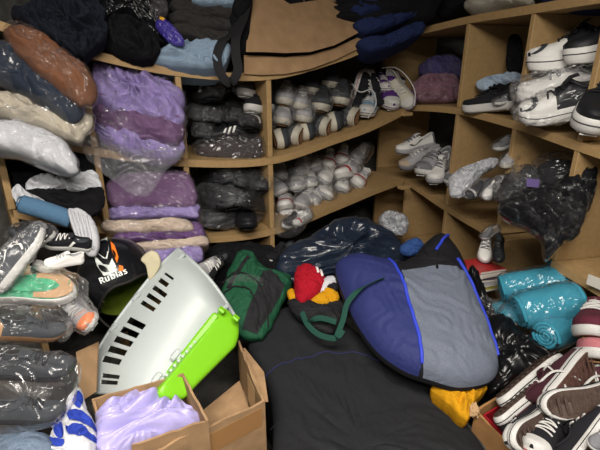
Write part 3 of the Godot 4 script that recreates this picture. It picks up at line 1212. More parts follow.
	shoe(look.white_plain, [280, 256, 1.98], [254, 264, 1.84], 0, [-0.2, 0.9, 0.5], "white sneaker half hidden behind the green rucksack", "", null, "shoe", 0.22)
	shoe(look.side_line, [222, 258, 1.74], [203, 278], -1, [0.6, 0.6, 0.4], "black sneaker with white line behind the pet carrier", "", null, "shoe", 0.2)
	shoe(look.trainer_pink, [212, 262, 1.70], [198, 276], -1, [0.7, 0.5, 0.3], "pale sneaker with beige toe leaning behind the pet carrier", "", null, "shoe", 0.19)

# ---- cardboard
func card_mat(key := "cardboard", c := Color8(170, 138, 104)) -> StandardMaterial3D:
	return mat(key, c, 0.85, "card_tint", "card_normal", 2.0, 0.6, 0.25)

func ground(px: float, py: float, h: float) -> Vector3:
	# the point at height h seen at a pixel
	var k := (225.0 - py) / F
	var q := CB * Vector3((px - 300.0) / F, k, -1.0)
	return CO + q * ((h - CAM_H) / q.y)

func wall_panel(a: Vector3, b: Vector3, lo: float, hi_a: float, hi_b: float, inner: Vector3, th := 0.006, ragged := 0.0, seed_ := 1) -> MB:
	# upright sheet from a to b with a slightly uneven top edge
	var mb := MB.new()
	var dir := (b - a)
	var nn := Vector3(dir.z, 0, -dir.x).normalized()
	if nn.dot(inner - a) < 0.0:
		nn = -nn
	nn *= th
	var m := 14
	var rows := [PackedVector3Array(), PackedVector3Array(), PackedVector3Array(), PackedVector3Array()]
	for k in m:
		var t := float(k) / (m - 1)
		var p := a.lerp(b, t)
		var top := lerpf(hi_a, hi_b, t) + ragged * noise.get_noise_2d(t * 4.0, seed_ * 5.0)
		rows[0].append(Vector3(p.x, lo, p.z))
		rows[1].append(Vector3(p.x, top, p.z))
		rows[2].append(Vector3(p.x, top, p.z) + nn)
		rows[3].append(Vector3(p.x, lo, p.z) + nn)
	for e in 4:
		var g := PackedVector3Array()
		g.append_array(rows[e])
		g.append_array(rows[(e + 1) % 4])
		mb.grid(g, m, 2)
	for e in [0, m - 1]:
		mb.facing(rows[0][e], rows[1][e], rows[2][e], rows[3][e], (a + b) * 0.5)
	return mb

func build_boxes() -> void:
	var card := card_mat()
	var tape := mat("brown_tape", rgb(150, 112, 72), 0.35)
	# the carton that holds the pet carrier
	var h := 0.52
	var br := ground(240, 345, h)
	var fr := ground(265, 400, h)
	var w := (ground(160, 450, h) - fr).normalized() * 0.5
	var fl := fr + w
	var bl := br + w
	var mid := (br + fl) * 0.5
	var t := thing("cardboard_box", "large open brown carton holding the pet carrier", "box", Vector3(mid.x, 0, mid.z))
	part(wall_panel(br, fr, 0.006, h + 0.01, h - 0.004, mid, 0.007, 0.012, 3), "side_wall", card, t)
	part(wall_panel(fr, fl, 0.006, h, h, mid, 0.007, 0.012, 4), "front_wall", card, t)
	part(wall_panel(fl, bl, 0.006, h - 0.02, h - 0.1, mid, 0.007, 0.008, 5), "side_wall", card, t)
	part(wall_panel(bl, br, 0.006, 0.28, 0.3, mid, 0.007, 0.0, 6), "back_wall", card, t)
	var mb := MB.new()
	mb.panel(Vector3(br.x, 0.0, br.z), Vector3(fr.x, 0.0, fr.z), Vector3(fl.x, 0.0, fl.z), Vector3(bl.x, 0.0, bl.z), Vector3(0, 0.006, 0))
	part(mb, "bottom", card, t)
	var e := (fr - br)
	var inn := (bl - br).normalized()
	mb = MB.new()      # tape patches inside the right wall
	for q in [[0.42, 0.40, 0.30, 0.10], [0.18, 0.30, 0.2, 0.09]]:
		var p0: Vector3 = br + e * q[0] + inn * 0.0085
		p0.y = q[1]
		mb.panel(p0, p0 + e * q[2], p0 + e * q[2] + Vector3(0, q[3], 0), p0 + Vector3(0, q[3], 0), inn * 0.0005)
		part(mb, "tape_patch", mat("pale_card_patch", rgb(196, 160, 118), 0.7), t)
		mb = MB.new()
	mb = MB.new()      # folded-in flaps
	var f0 := br + inn * 0.012 + e * 0.05
	f0.y = 0.40
	var f1 := fr + inn * 0.012 - e * 0.05
	f1.y = 0.37
	mb.panel(f0, f1, f1 + inn * 0.15 + Vector3(0, -0.03, 0), f0 + inn * 0.15 + Vector3(0, -0.06, 0), Vector3(0, -0.006, 0))
	part(mb, "folded_flap", card, t)
	# a loose flap at the left of the carrier
	mb = MB.new()
	mb.panel(U(76, 352, 1.20), U(98, 342, 1.27), U(96, 392, 1.20), U(80, 402, 1.12), (CB.z * -0.006))
	part(mb, "flap", card, t)
	mb = MB.new()
	mb.panel(U(243, 348, 1.37), U(262, 372, 1.27), U(266, 402, 1.165), U(262, 402, 1.16), Vector3(0.006, 0, 0))
	part(mb, "flap", card, t)
	mb = MB.new()
	var q0 := fr + w * 0.02 + Vector3(0, -0.08, 0)
	mb.panel(q0, q0 + Vector3(0, 0.06, 0), q0 + w * 0.3 + Vector3(0, 0.055, 0), q0 + w * 0.3 + Vector3(0, -0.005, 0), (fr - br).normalized() * 0.0006)
	part(mb, "tape", tape, t)

	# the small inner carton with the satin
	var h2 := 0.56
	var a := ground(92, 400, h2)
	var b := ground(184, 377, h2)
	var c := ground(208, 417, h2)
	var d := a + (c - b)
	var m2 := (a + c) * 0.5
	t = thing("cardboard_box", "small open brown carton with lilac satin, standing inside a larger carton", "box", Vector3(m2.x, 0.008, m2.z))
	part(wall_panel(a, b, 0.012, h2 + 0.004, h2 + 0.012, m2, 0.006, 0.004, 7), "back_wall", card, t)
	part(wall_panel(b, c, 0.012, h2 + 0.012, h2 - 0.01, m2, 0.006, 0.008, 8), "side_wall", card, t)
	part(wall_panel(c, d, 0.012, h2 - 0.012, h2 - 0.02, m2, 0.006, 0.006, 9), "front_wall", card, t)
	part(wall_panel(d, a, 0.012, h2 - 0.02, h2, m2, 0.006, 0.004, 10), "side_wall", card, t)
	mb = MB.new()
	mb.panel(Vector3(a.x, 0.008, a.z), Vector3(b.x, 0.008, b.z), Vector3(c.x, 0.008, c.z), Vector3(d.x, 0.008, d.z), Vector3(0, 0.004, 0))
	part(mb, "bottom", card, t)
	var satin := mat("lilac_satin", rgb(164, 157, 208), 0.38, "", "fine_normal", 3.0, 0.15, 0.5)
	satin.rim_enabled = true
	satin.rim = 0.5
	garment("satin_cloth", satin, "crumpled shiny lilac satin cloth in the small carton", "cloth", [95, 420, 104, 406, 120, 399, 138, 391, 154, 393, 168, 402, 184, 404, 199, 412, 201, 424, 188, 432, 168, 438, 145, 448, 118, 456, 98, 448], 1.07, 0.0006, -0.0024, 0.035, 0.12, {"n": 150, "k": 34, "e": 2.6, "amp": 0.012, "freq": 10.0, "stretch": 2.8, "ang": -0.5, "seed_": 52, "jag": 0.05})

# ---- pet carrier
func plate(fn: Callable, ns: int, nt: int, hole: Callable, th: float) -> MB:
	var mb := MB.new()
	var pos := []
	for i in ns + 1:
		var row := []
		for j in nt + 1:
			row.append(fn.call(float(i) / ns, float(j) / nt))
		pos.append(row)
	var nrm := []
	for i in ns + 1:
		var row := []
		for j in nt + 1:
			var ds: Vector3 = pos[mini(i + 1, ns)][j] - pos[maxi(i - 1, 0)][j]
			var dt: Vector3 = pos[i][mini(j + 1, nt)] - pos[i][maxi(j - 1, 0)]
			var q := ds.cross(dt).normalized()
			row.append(q if q.dot(CO - pos[i][j]) > 0.0 else -q)
		nrm.append(row)
	var gone := func(i: int, j: int) -> bool:
		return i < 0 or j < 0 or i >= ns or j >= nt or hole.call(i, j)
	for i in ns:
		for j in nt:
			if gone.call(i, j):
				continue
			var id := [[i, j], [i + 1, j], [i + 1, j + 1], [i, j + 1]]
			for side in 2:
				var k := mb.v.size()
				for w in id:
					mb.v.append(pos[w[0]][w[1]] - nrm[w[0]][w[1]] * th * side)
					mb.n.append(nrm[w[0]][w[1]] * (1.0 if side == 0 else -1.0))
				var cw: bool = (mb.v[k + 2] - mb.v[k]).cross(mb.v[k + 1] - mb.v[k]).dot(mb.n[k]) > 0.0
				mb.ix.append_array([k, k + 1, k + 2, k, k + 2, k + 3] if cw else [k, k + 2, k + 1, k, k + 3, k + 2])
			var nb := [[i, j - 1, 0, 1], [i + 1, j, 1, 2], [i, j + 1, 2, 3], [i - 1, j, 3, 0]]
			for e in nb:
				if gone.call(e[0], e[1]):
					var a = id[e[2]]
					var b = id[e[3]]
					var pa: Vector3 = pos[a[0]][a[1]]
					var pb: Vector3 = pos[b[0]][b[1]]
					mb.facing(pa, pb, pb - nrm[b[0]][b[1]] * th, pa - nrm[a[0]][a[1]] * th, (pos[i][j] + pos[i + 1][j + 1]) * 0.5)
	return mb

func build_carrier() -> void:
	var shellm := mat("pale_grey_plastic", rgb(172, 180, 180), 0.42, "", "fine_normal", 4.0, 0.1, 0.5)
	var lime := mat("lime_plastic", rgb(118, 188, 26), 0.4, "", "fine_normal", 4.0, 0.1, 0.5)
	var left := spline(xy([87, 393, 89, 372, 98, 350, 116, 322, 140, 290, 160, 266, 178, 249]), 41, false)
	var right := spline(xy([158, 392, 170, 377, 184, 360, 199, 343, 214, 329, 226, 321, 236, 318]), 41, false)
	var fn := func(s: float, t: float) -> Vector3:
		var k := s * 40.0
		var i := mini(int(k), 39)
		var l: Vector2 = left[i].lerp(left[i + 1], k - i)
		var r: Vector2 = right[i].lerp(right[i + 1], k - i)
		var p := l.lerp(r, t)
		p += Vector2(2.0, -5.0) * sin(PI * t) * smoothstep(0.6, 1.0, s)
		var d := lerpf(1.17, 1.36, s) + 0.11 * pow(1.0 - t, 2.2) - 0.025 * sin(PI * t) + 0.05 * pow(maxf(0.0, s - 0.86) / 0.14, 2.0)
		return U(p.x, p.y, d)
	var slots := [[4, 5], [7, 8], [14, 16], [19, 21], [24, 26], [29, 31], [34, 36], [44, 45], [48, 49], [52, 53], [56, 57], [60, 60]]
	var hole := func(i: int, j: int) -> bool:
		for w in slots:
			if i >= w[0] and i <= w[1]:
				var a := 3
				var b := 10 if i < 40 else (9 if i < 54 else 7)
				if i < 10:
					a = 5
					b = 12
				return j >= a and j < b
		return false
	var body := plate(fn, 72, 30, hole, 0.004)
	var t := thing("pet_carrier", "pet carrier with slotted pale grey shell and lime green base, tipped on end", "pet carrier", body.base())
	part(body, "shell", shellm, t)
	# rims
	for w in [[0.0, 0.0, 1.0, 0.0, 0.005], [1.0, 0.0, 1.0, 1.0, 0.006], [0.0, 1.0, 1.0, 1.0, 0.007], [0.0, 0.0, 0.0, 1.0, 0.005]]:
		var l := PackedVector3Array()
		for k in 30:
			var q := k / 29.0
			l.append(fn.call(lerpf(w[0], w[2], q), lerpf(w[1], w[3], q)))
		var mb := MB.new()
		mb.tube(l, w[4], 8)
		part(mb, "rim", shellm, t)
	# the end wall and the far side, turned away from the lens
	var back := -(CB.z * 0.16) + Vector3(-0.02, -0.05, 0)
	var endf := func(s: float, q: float) -> Vector3:
		return fn.call(1.0, q) + back * s
	part(plate(endf, 6, 12, func(_i, _j): return false, 0.004), "end_wall", shellm, t)
	var sidef := func(s: float, q: float) -> Vector3:
		return fn.call(q, 0.0) + back * s
	part(plate(sidef, 6, 24, func(_i, _j): return false, 0.004), "side_wall", shellm, t)
	# lime base
	var s := soft([156, 392, 172, 371, 190, 349, 207, 328, 217, 313, 225, 309, 235, 319, 238, 323, 238, 336, 235, 346, 232, 350, 216, 366, 196, 386, 182, 400, 164, 400], 1.24, 0.0016, -0.0012, 0.022, 0.10, {"n": 110, "k": 22, "e": 12.0, "jag": 0.0, "amp": 0.0, "c": Vector2(197, 352)})
	var base_ := part(s.shell(22), "base", lime, t)
	base_.set_meta("label", "lime green plastic base")
	s = soft([148, 391, 152, 382, 176, 353, 198, 327, 211, 309, 217, 308, 216, 315, 200, 335, 178, 360, 158, 386, 154, 394], 1.21, 0.0016, -0.0012, 0.014, 0.02, {"n": 90, "e": 6.0, "jag": 0.0, "amp": 0.0, "c": Vector2(183, 350)})
	var lip := part(MB_lip(155, 393, 1.185, 217, 314, 1.30, 0.024, 0.02), "lip", lime, t)
	lip.set_meta("label", "raised lime green lip")
	# ribs between shell and base, and the latches
	for k in 13:
		var q := 0.16 + 0.054 * k
		var p: Vector3 = fn.call(q, 0.985)
		var dir: Vector3 = (fn.call(q + 0.02, 0.985) - p).normalized()
		var mb := MB.new()
		mb.box(Transform3D(Basis(dir, CB.z, dir.cross(CB.z)).orthonormalized(), p + CB.z * 0.03 + CB.x * 0.004 - CB.y * 0.002), Vector3(0.008, 0.012, 0.03), 0.001)
		part(mb, "rib", shellm, t)
	for q in [0.14, 0.40, 0.86]:
		var p: Vector3 = fn.call(q, 0.94)
		var dir: Vector3 = (fn.call(q + 0.02, 0.94) - p).normalized()
		var bs := Basis(dir, CB.z, dir.cross(CB.z)).orthonormalized()
		var mb := MB.new()
		mb.box(Transform3D(bs, p + CB.z * 0.012), Vector3(0.022, 0.012, 0.05), 0.003)
		mb.box(Transform3D(bs, p + CB.z * 0.02 - CB.x * 0.01 + CB.y * 0.01), Vector3(0.034, 0.008, 0.016), 0.003)
		part(mb, "latch", shellm, t)
	for q in [[0.42, 0.02], [0.64, 0.02], [0.98, 0.1], [0.97, 0.86]]:
		var p: Vector3 = fn.call(q[0], q[1])
		var mb := MB.new()
		mb.box(Transform3D(Basis(CB.z, 0.8), p + CB.z * 0.008), Vector3(0.03, 0.012, 0.012), 0.002)
		part(mb, "clip", shellm, t)
	for w in [[236, 312], [222, 304]]:
		var mb := MB.new()
		mb.box(Transform3D(Basis(CB.z, -0.7), U(w[0], w[1] + 6, 1.29)), Vector3(0.022, 0.01, 0.02), 0.003)
		part(mb, "hinge", lime, t)

func MB_lip(x0: float, y0: float, d0: float, x1: float, y1: float, d1: float, w: float, th: float) -> MB:
	var mb := MB.new()
	var a := U(x0, y0, d0)
	var b := U(x1, y1, d1)
	var dir := (b - a)
	var z := (CB.z - dir.normalized() * CB.z.dot(dir.normalized())).normalized()
	mb.box(Transform3D(Basis(dir.normalized(), z, dir.normalized().cross(z)), (a + b) * 0.5), Vector3(dir.length(), th, w), 0.006)
	return mb

# ---- helmet
func build_helmet() -> void:
	var gloss := mat("helmet_black", rgb(20, 21, 25), 0.22, "", "", 1.0, 1.0, 0.6)
	var white := mat("helmet_white", rgb(214, 220, 216), 0.3)
	var orange := mat("helmet_orange", rgb(236, 120, 34), 0.3)
	var c := U(117, 277, 1.50)
	var ax := Vector3(0.122, 0.135, 0.135)
	var bs := Basis(Vector3(0, 0, 1), 0.25)
	var opening := xy([102, 300, 112, 288, 128, 282, 146, 274, 158, 282, 160, 320, 120, 330, 100, 318])
	var project := func(p: Vector3) -> Vector2:
		var r := CB.inverse() * (p - CO)
		return Vector2(300.0 - F * r.x / r.z, 225.0 + F * r.y / r.z)
	var ell := func(k: float) -> Callable:
		return func(s: float, q: float) -> Vector3:
			var la := PI * s
			var lo := TAU * q
			return c + bs * Vector3(ax.x * k * sin(la) * cos(lo), ax.y * k * cos(la), ax.z * k * sin(la) * sin(lo))
	var cut := func(i: int, j: int) -> bool:
		var p: Vector3 = ell.call(1.0).call((i + 0.5) / 48.0, (j + 0.5) / 72.0)
		if (p - c).dot(CO - c) < 0.0:
			return false
		return Geometry2D.is_point_in_polygon(project.call(p), opening)
	var mb := MB.new()
	var skins := []
	for k in [1.0, 0.955]:
		mb = MB.new()
		var f: Callable = ell.call(k)
		var p := PackedVector3Array()
		for i in 49:
			for j in 72:
				p.append(f.call(i / 48.0, j / 72.0))
		mb.grid(p, 72, 49, true, true)
		var keep := PackedInt32Array()
		for i in 48:
			for j in 72:
				if not cut.call(i, j):
					for q in 6:
						keep.append(mb.ix[(i * 72 + j) * 6 + q])
		mb.ix = keep
		skins.append(mb)
	var t := thing("helmet", "black racing helmet with white and orange graphics and olive lining", "helmet", skins[0].base())
	part(skins[0], "shell", gloss, t)
	part(skins[1], "lining", mat("olive_lining", rgb(112, 132, 30), 0.9, "fine_tint", "cloth_normal", 6.0, 0.6), t)
	# graphics laid on the shell
	var on := func(q: Vector2, lift: float) -> Vector3:
		var dir := (U(q.x, q.y, 1.0) - CO).normalized()
		var o := bs.inverse() * (CO - c) / (ax * (1.0 + lift))
		var d := bs.inverse() * dir / (ax * (1.0 + lift))
		var A := d.dot(d)
		var B := o.dot(d)
		var C := o.dot(o) - 1.0
		var disc := maxf(0.0, B * B - A * C)
		return CO + dir * ((-B - sqrt(disc)) / A)
	for g in [[white, [95, 244, 101, 240, 107, 237, 109, 250, 107, 259, 103, 258, 93, 249]], [white, [93, 253, 98, 259, 103, 264, 109, 265, 112, 258, 116, 266, 114, 272, 104, 276, 97, 266]], [orange, [110.5, 241, 114.5, 245, 118.5, 257, 117, 263, 112, 251]], [orange, [119, 265, 123, 266, 123.5, 271, 118.5, 271]]]:
		var poly := xy(g[1])
		mb = MB.new()
		var pts := PackedVector2Array()
		for k in poly.size():
			for q in 5:
				pts.append(poly[k].lerp(poly[(k + 1) % poly.size()], q / 5.0))
		var ids := Geometry2D.triangulate_polygon(pts)
		for q in range(0, ids.size(), 3):
			var a: Vector3 = on.call(pts[ids[q]], 0.012)
			var b: Vector3 = on.call(pts[ids[q + 1]], 0.012)
			var d: Vector3 = on.call(pts[ids[q + 2]], 0.012)
			if (d - a).cross(b - a).dot(CO - a) < 0.0:
				mb.tri(a, d, b)
			else:
				mb.tri(a, b, d)
		part(mb, "white_panel" if g[0] == white else "orange_panel", g[0], t)
	var tm := TextMesh.new()
	tm.text = "Rublas"
	var sf := SystemFont.new()
	sf.font_names = PackedStringArray(["Droid Sans"])
	sf.font_weight = 700
	sf.font_italic = true
	tm.font = sf
	tm.font_size = 32
	tm.pixel_size = 0.001
	tm.depth = 0.003
	var o := MeshInstance3D.new()
	o.name = "lettering"
	o.mesh = tm
	o.material_override = white
	t.add_child(o)
	var p0: Vector3 = on.call(Vector2(99, 281.5), 0.02)
	var p1: Vector3 = on.call(Vector2(128, 270), 0.02)
	var pm: Vector3 = on.call(Vector2(113, 276), 0.03)
	var xx := (p1 - p0).normalized()
	var zz := ((pm - c) - xx * (pm - c).dot(xx)).normalized()
	var sc := p0.distance_to(p1) / 0.108
	o.transform = Transform3D(Basis(xx, zz.cross(xx), zz) * sc, pm - t.position)
	# cheek pad and the rim of the opening
	var rim := PackedVector3Array()
	for q in spline(opening, 40):
		rim.append(on.call(q, 0.0))
	mb = MB.new()
	mb.tube(rim, 0.005, 6, 1.0, Vector3.UP, true)
	part(mb, "opening_rim", mat("helmet_rubber", rgb(30, 28, 26), 0.7), t)
	var pad := soft([141, 259, 150, 251, 158, 254, 160, 266, 150, 280, 146, 266], 1.42, 0, 0, 0.006, 0.02, {"amp": 0.001, "e": 7.0, "jag": 0.0})
	part(pad.shell(8), "cheek_pad", mat("beige_foam", rgb(186, 178, 150), 0.9), t)

# ---- clothes in the left bay
func build_left_clothes() -> void:
	var brown := cloth("brown_knit_cloth", rgb(122, 82, 60))
	var navy := cloth("navy_cloth", rgb(44, 52, 66))
	var beige := cloth("beige_cloth", rgb(186, 178, 162))
	var wht := cloth("white_cloth", rgb(208, 210, 216))
	var blk := cloth("black_cloth", rgb(24, 24, 27))
	garment("garment", brown, "brown garment in clear plastic on top of the bagged pile", "clothing", [4, 34, 14, 28, 30, 30, 48, 40, 66, 54, 84, 68, 96, 84, 96, 100, 84, 106, 66, 96, 46, 82, 26, 64, 12, 48], 1.37, 0.0012, -0.0012, 0.05, 0.06, {"n": 70, "amp": 0.008, "freq": 15.0, "ang": 0.7, "seed_": 61, "film_freq": 18.0}, clear)
	garment("garment", navy, "dark navy garment in clear plastic beneath the brown one", "clothing", [-30, 40, 0, 42, 14, 50, 34, 70, 58, 86, 78, 102, 84, 116, 74, 124, 50, 112, 24, 96, -4, 84, -30, 80], 1.36, 0.0012, -0.0010, 0.045, 0.06, {"n": 70, "amp": 0.006, "freq": 14.0, "ang": 0.7, "seed_": 62, "film_freq": 16.0}, clear)
	garment("garment", beige, "beige folded garment in clear plastic under the navy one", "clothing", [-30, 88, 0, 92, 24, 98, 50, 112, 76, 120, 90, 114, 92, 128, 82, 142, 66, 140, 36, 128, 0, 118, -30, 114], 1.37, 0.0012, -0.0008, 0.04, 0.08, {"n": 70, "amp": 0.008, "freq": 14.0, "ang": 0.3, "seed_": 63, "film_freq": 16.0}, clear)
	garment("garment", wht, "plump white bagged garment at the bottom of the bagged pile", "clothing", [-30, 116, 0, 121, 26, 124, 52, 134, 70, 148, 77, 164, 77, 176, 60, 171, 36, 162, 12, 153, -30, 144], 1.34, 0.0012, -0.0008, 0.045, 0.09, {"n": 70, "amp": 0.006, "freq": 12.0, "ang": 0.3, "seed_": 64, "film_freq": 14.0}, milky)
	garment("garment", blk, "black clothes hanging behind the plump white packet", "clothing", [6, 146, 30, 152, 60, 158, 86, 150, 94, 168, 84, 184, 50, 188, 20, 196, 10, 176], 1.58, 0.0010, -0.0006, 0.03, 0.08, {"amp": 0.008, "seed_": 65})
	garment("garment", wht, "white folded shirts lying on black trousers in the left bay", "clothing", [26, 184, 40, 174, 60, 178, 76, 182, 90, 170, 99, 176, 101, 190, 84, 194, 54, 192, 30, 194], 1.52, 0.0010, -0.0008, 0.02, 0.10, {"n": 70, "amp": 0.010, "freq": 22.0, "ang": 0.2, "seed_": 66})
	garment("garment", blk, "folded black trousers under the white shirts in the left bay", "clothing", [24, 192, 54, 188, 86, 190, 103, 188, 104, 204, 92, 216, 70, 214, 44, 204], 1.50, 0.0010, -0.0010, 0.025, 0.10, {"amp": 0.006, "freq": 16.0, "ang": 0.2, "seed_": 67})
	garment("garment", wht, "small white cloth end poking out beside rolled blue denim", "clothing", [12, 190, 18, 184, 28, 192, 44, 200, 50, 206, 34, 206, 20, 204, 13, 198], 1.45, 0.0010, -0.0006, 0.015, 0.05, {"amp": 0.006, "seed_": 68})
	# rolled denim
	var denim := cloth("blue_denim", rgb(88, 124, 156))
	var mb := MB.new()
	var pth := path3([22, 204, 1.42, 40, 209, 1.43, 58, 215, 1.445, 72, 220, 1.46], 18)
	mb.tube(pth, 0.030, 14)
	var t := thing("rolled_jeans", "rolled pale blue denim below the black trousers", "clothing", mb.base())
	part(mb, "roll", denim, t)
	for k in 2:
		var sp := PackedVector3Array()
		var dir := (pth[1] - pth[0]).normalized()
		var sx := dir.cross(Vector3.UP).normalized()
		for j in 26:
			var a := j * 0.5 + k
			sp.append(pth[0] - dir * 0.002 + (sx * cos(a) + Vector3.UP * sin(a)) * (0.026 - 0.0009 * j - 0.003 * k))
		mb = MB.new()
		mb.tube(sp, 0.0022, 5)
		part(mb, "roll_end", denim, t)
	# white ribbed cloth hanging beside the shoes
	var rib := soft([68, 212, 76, 208, 88, 214, 96, 226, 99, 244, 94, 256, 84, 252, 76, 238], 1.40, 0.0, -0.0014, 0.02, 0.04, {"n": 60, "amp": 0.002})
	var body := rib.shell(12)
	t = thing("ribbed_cloth", "white ribbed cloth hanging between rolled denim and helmet", "clothing", body.base())
	part(body, "cloth", wht, t)
	for k in 5:
		mb = MB.new()
		mb.tube(rib.line(spline(xy([71 + k * 4.2, 212 + k * 1.5, 76 + k * 4, 228 + k * 1.4, 82 + k * 3.2, 246 + k * 1.2]), 14, false), 0.002), 0.0042, 6)
		part(mb, "rib", wht, t)

# ---- purple garments in plastic
func build_purples() -> void:
	var lilac := cloth("lilac_cloth", rgb(152, 136, 192), 0.7)
	var mauve := cloth("mauve_cloth", rgb(118, 90, 126), 0.8)
	var plum := cloth("plum_cloth", rgb(104, 72, 124), 0.8)
	var beige := cloth("sand_cloth", rgb(206, 188, 172))
	var D := LD(140, 1)
	garment("garment", lilac, "lilac garment bagged in crumpled clear plastic on the purple pile", "clothing", [94, 66, 108, 62, 124, 68, 146, 74, 166, 82, 182, 92, 185, 112, 180, 128, 160, 128, 138, 122, 116, 116, 98, 106, 92, 88], D - 0.05, 0.0006, -0.001, 0.06, 0.14, {"n": 80, "k": 18, "amp": 0.014, "freq": 14.0, "ang": 0.8, "seed_": 71, "film_amp": 0.010}, clear)
	garment("garment", mauve, "mauve garment in glossy plastic under the lilac bagged one", "clothing", [93, 94, 104, 104, 124, 114, 150, 118, 180, 116, 184, 132, 176, 146, 150, 142, 122, 138, 102, 130, 92, 114], D - 0.07, 0.0006, -0.001, 0.05, 0.14, {"n": 80, "amp": 0.012, "freq": 14.0, "ang": 0.3, "seed_": 72, "film_amp": 0.010}, clear)
	garment("garment", lilac, "lilac garment folded under the mauve one in crumpled film", "clothing", [92, 116, 104, 128, 124, 134, 150, 136, 174, 134, 184, 140, 182, 154, 160, 160, 130, 154, 104, 144, 92, 130], D - 0.06, 0.0006, -0.001, 0.045, 0.14, {"n": 80, "amp": 0.010, "freq": 14.0, "ang": 0.2, "seed_": 73, "film_amp": 0.012}, milky)
	# loose bag hanging over the pile
	var s := soft([84, 140, 96, 134, 112, 144, 134, 150, 160, 150, 178, 148, 182, 156, 168, 168, 158, 182, 146, 196, 128, 192, 112, 180, 96, 168, 86, 156], D - 0.12, 0.0006, -0.0012, 0.035, 0.03, {"n": 190, "amp": 0.016, "freq": 16.0, "ridged": true, "seed_": 74})
	solo(s.shell(44), "plastic_bag", milky, "empty crumpled clear bag draped over the purple stack", "plastic bag")
	var E := LD(150, 2)
	# [outline, material, label]
	garment("garment", mauve, "thick folded mauve garment topping the wrapped purple stack", "clothing", [109, 182, 130, 174, 160, 172, 186, 172, 195, 186, 197, 200, 190, 207, 150, 208, 114, 207, 107, 196], E - 0.06, 0.0005, -0.0014, 0.03, 0.20, {"n": 80, "e": 6.0, "amp": 0.004, "freq": 14.0, "ang": 0.0, "seed_": 75, "film_amp": 0.006}, clear)
	garment("garment", lilac, "folded pale lilac garment second from top of the wrapped stack", "clothing", [111, 209, 140, 207, 170, 206, 197, 205, 199, 212, 196, 218, 160, 219, 114, 220, 109, 214], E - 0.07, 0.0005, -0.0014, 0.03, 0.20, {"n": 70, "e": 5.0, "amp": 0.005, "freq": 20.0, "ang": 0.0, "stretch": 6.0, "seed_": 76, "film_amp": 0.005}, clear)
	garment("garment", beige, "folded sand coloured garment in the middle of the wrapped stack", "clothing", [103, 223, 120, 221, 150, 221, 180, 219, 191, 222, 191, 231, 170, 233, 130, 233, 106, 231], E - 0.11, 0.0005, -0.0014, 0.03, 0.20, {"n": 70, "e": 4.0, "amp": 0.007, "freq": 20.0, "ang": 0.0, "stretch": 5.0, "seed_": 77, "film_amp": 0.005}, clear)
	garment("garment", plum, "folded plum garment under the sand coloured one", "clothing", [114, 235, 140, 233, 170, 233, 196, 222, 204, 230, 204, 239, 180, 241, 140, 243, 118, 241], E - 0.09, 0.0005, -0.0014, 0.03, 0.20, {"n": 70, "e": 4.0, "amp": 0.006, "freq": 20.0, "ang": 0.0, "stretch": 5.0, "seed_": 78, "film_amp": 0.006}, clear)
	garment("garment", beige, "sand coloured garment low in the wrapped stack, beside the helmet", "clothing", [134, 245, 160, 242, 190, 240, 206, 237, 208, 245, 190, 249, 164, 252, 138, 252], E - 0.12, 0.0005, -0.0014, 0.03, 0.16, {"n": 60, "e": 4.0, "amp": 0.006, "freq": 20.0, "ang": 0.0, "stretch": 5.0, "seed_": 79, "film_amp": 0.005}, clear)
	garment("garment", lilac, "pale lilac garment at the bottom of the wrapped stack", "clothing", [142, 254, 166, 250, 190, 247, 202, 248, 202, 260, 188, 268, 166, 268, 146, 264], E - 0.14, 0.0005, -0.0014, 0.03, 0.14, {"n": 60, "e": 4.0, "amp": 0.006, "freq": 20.0, "ang": 0.0, "stretch": 4.0, "seed_": 80, "film_amp": 0.006}, clear)

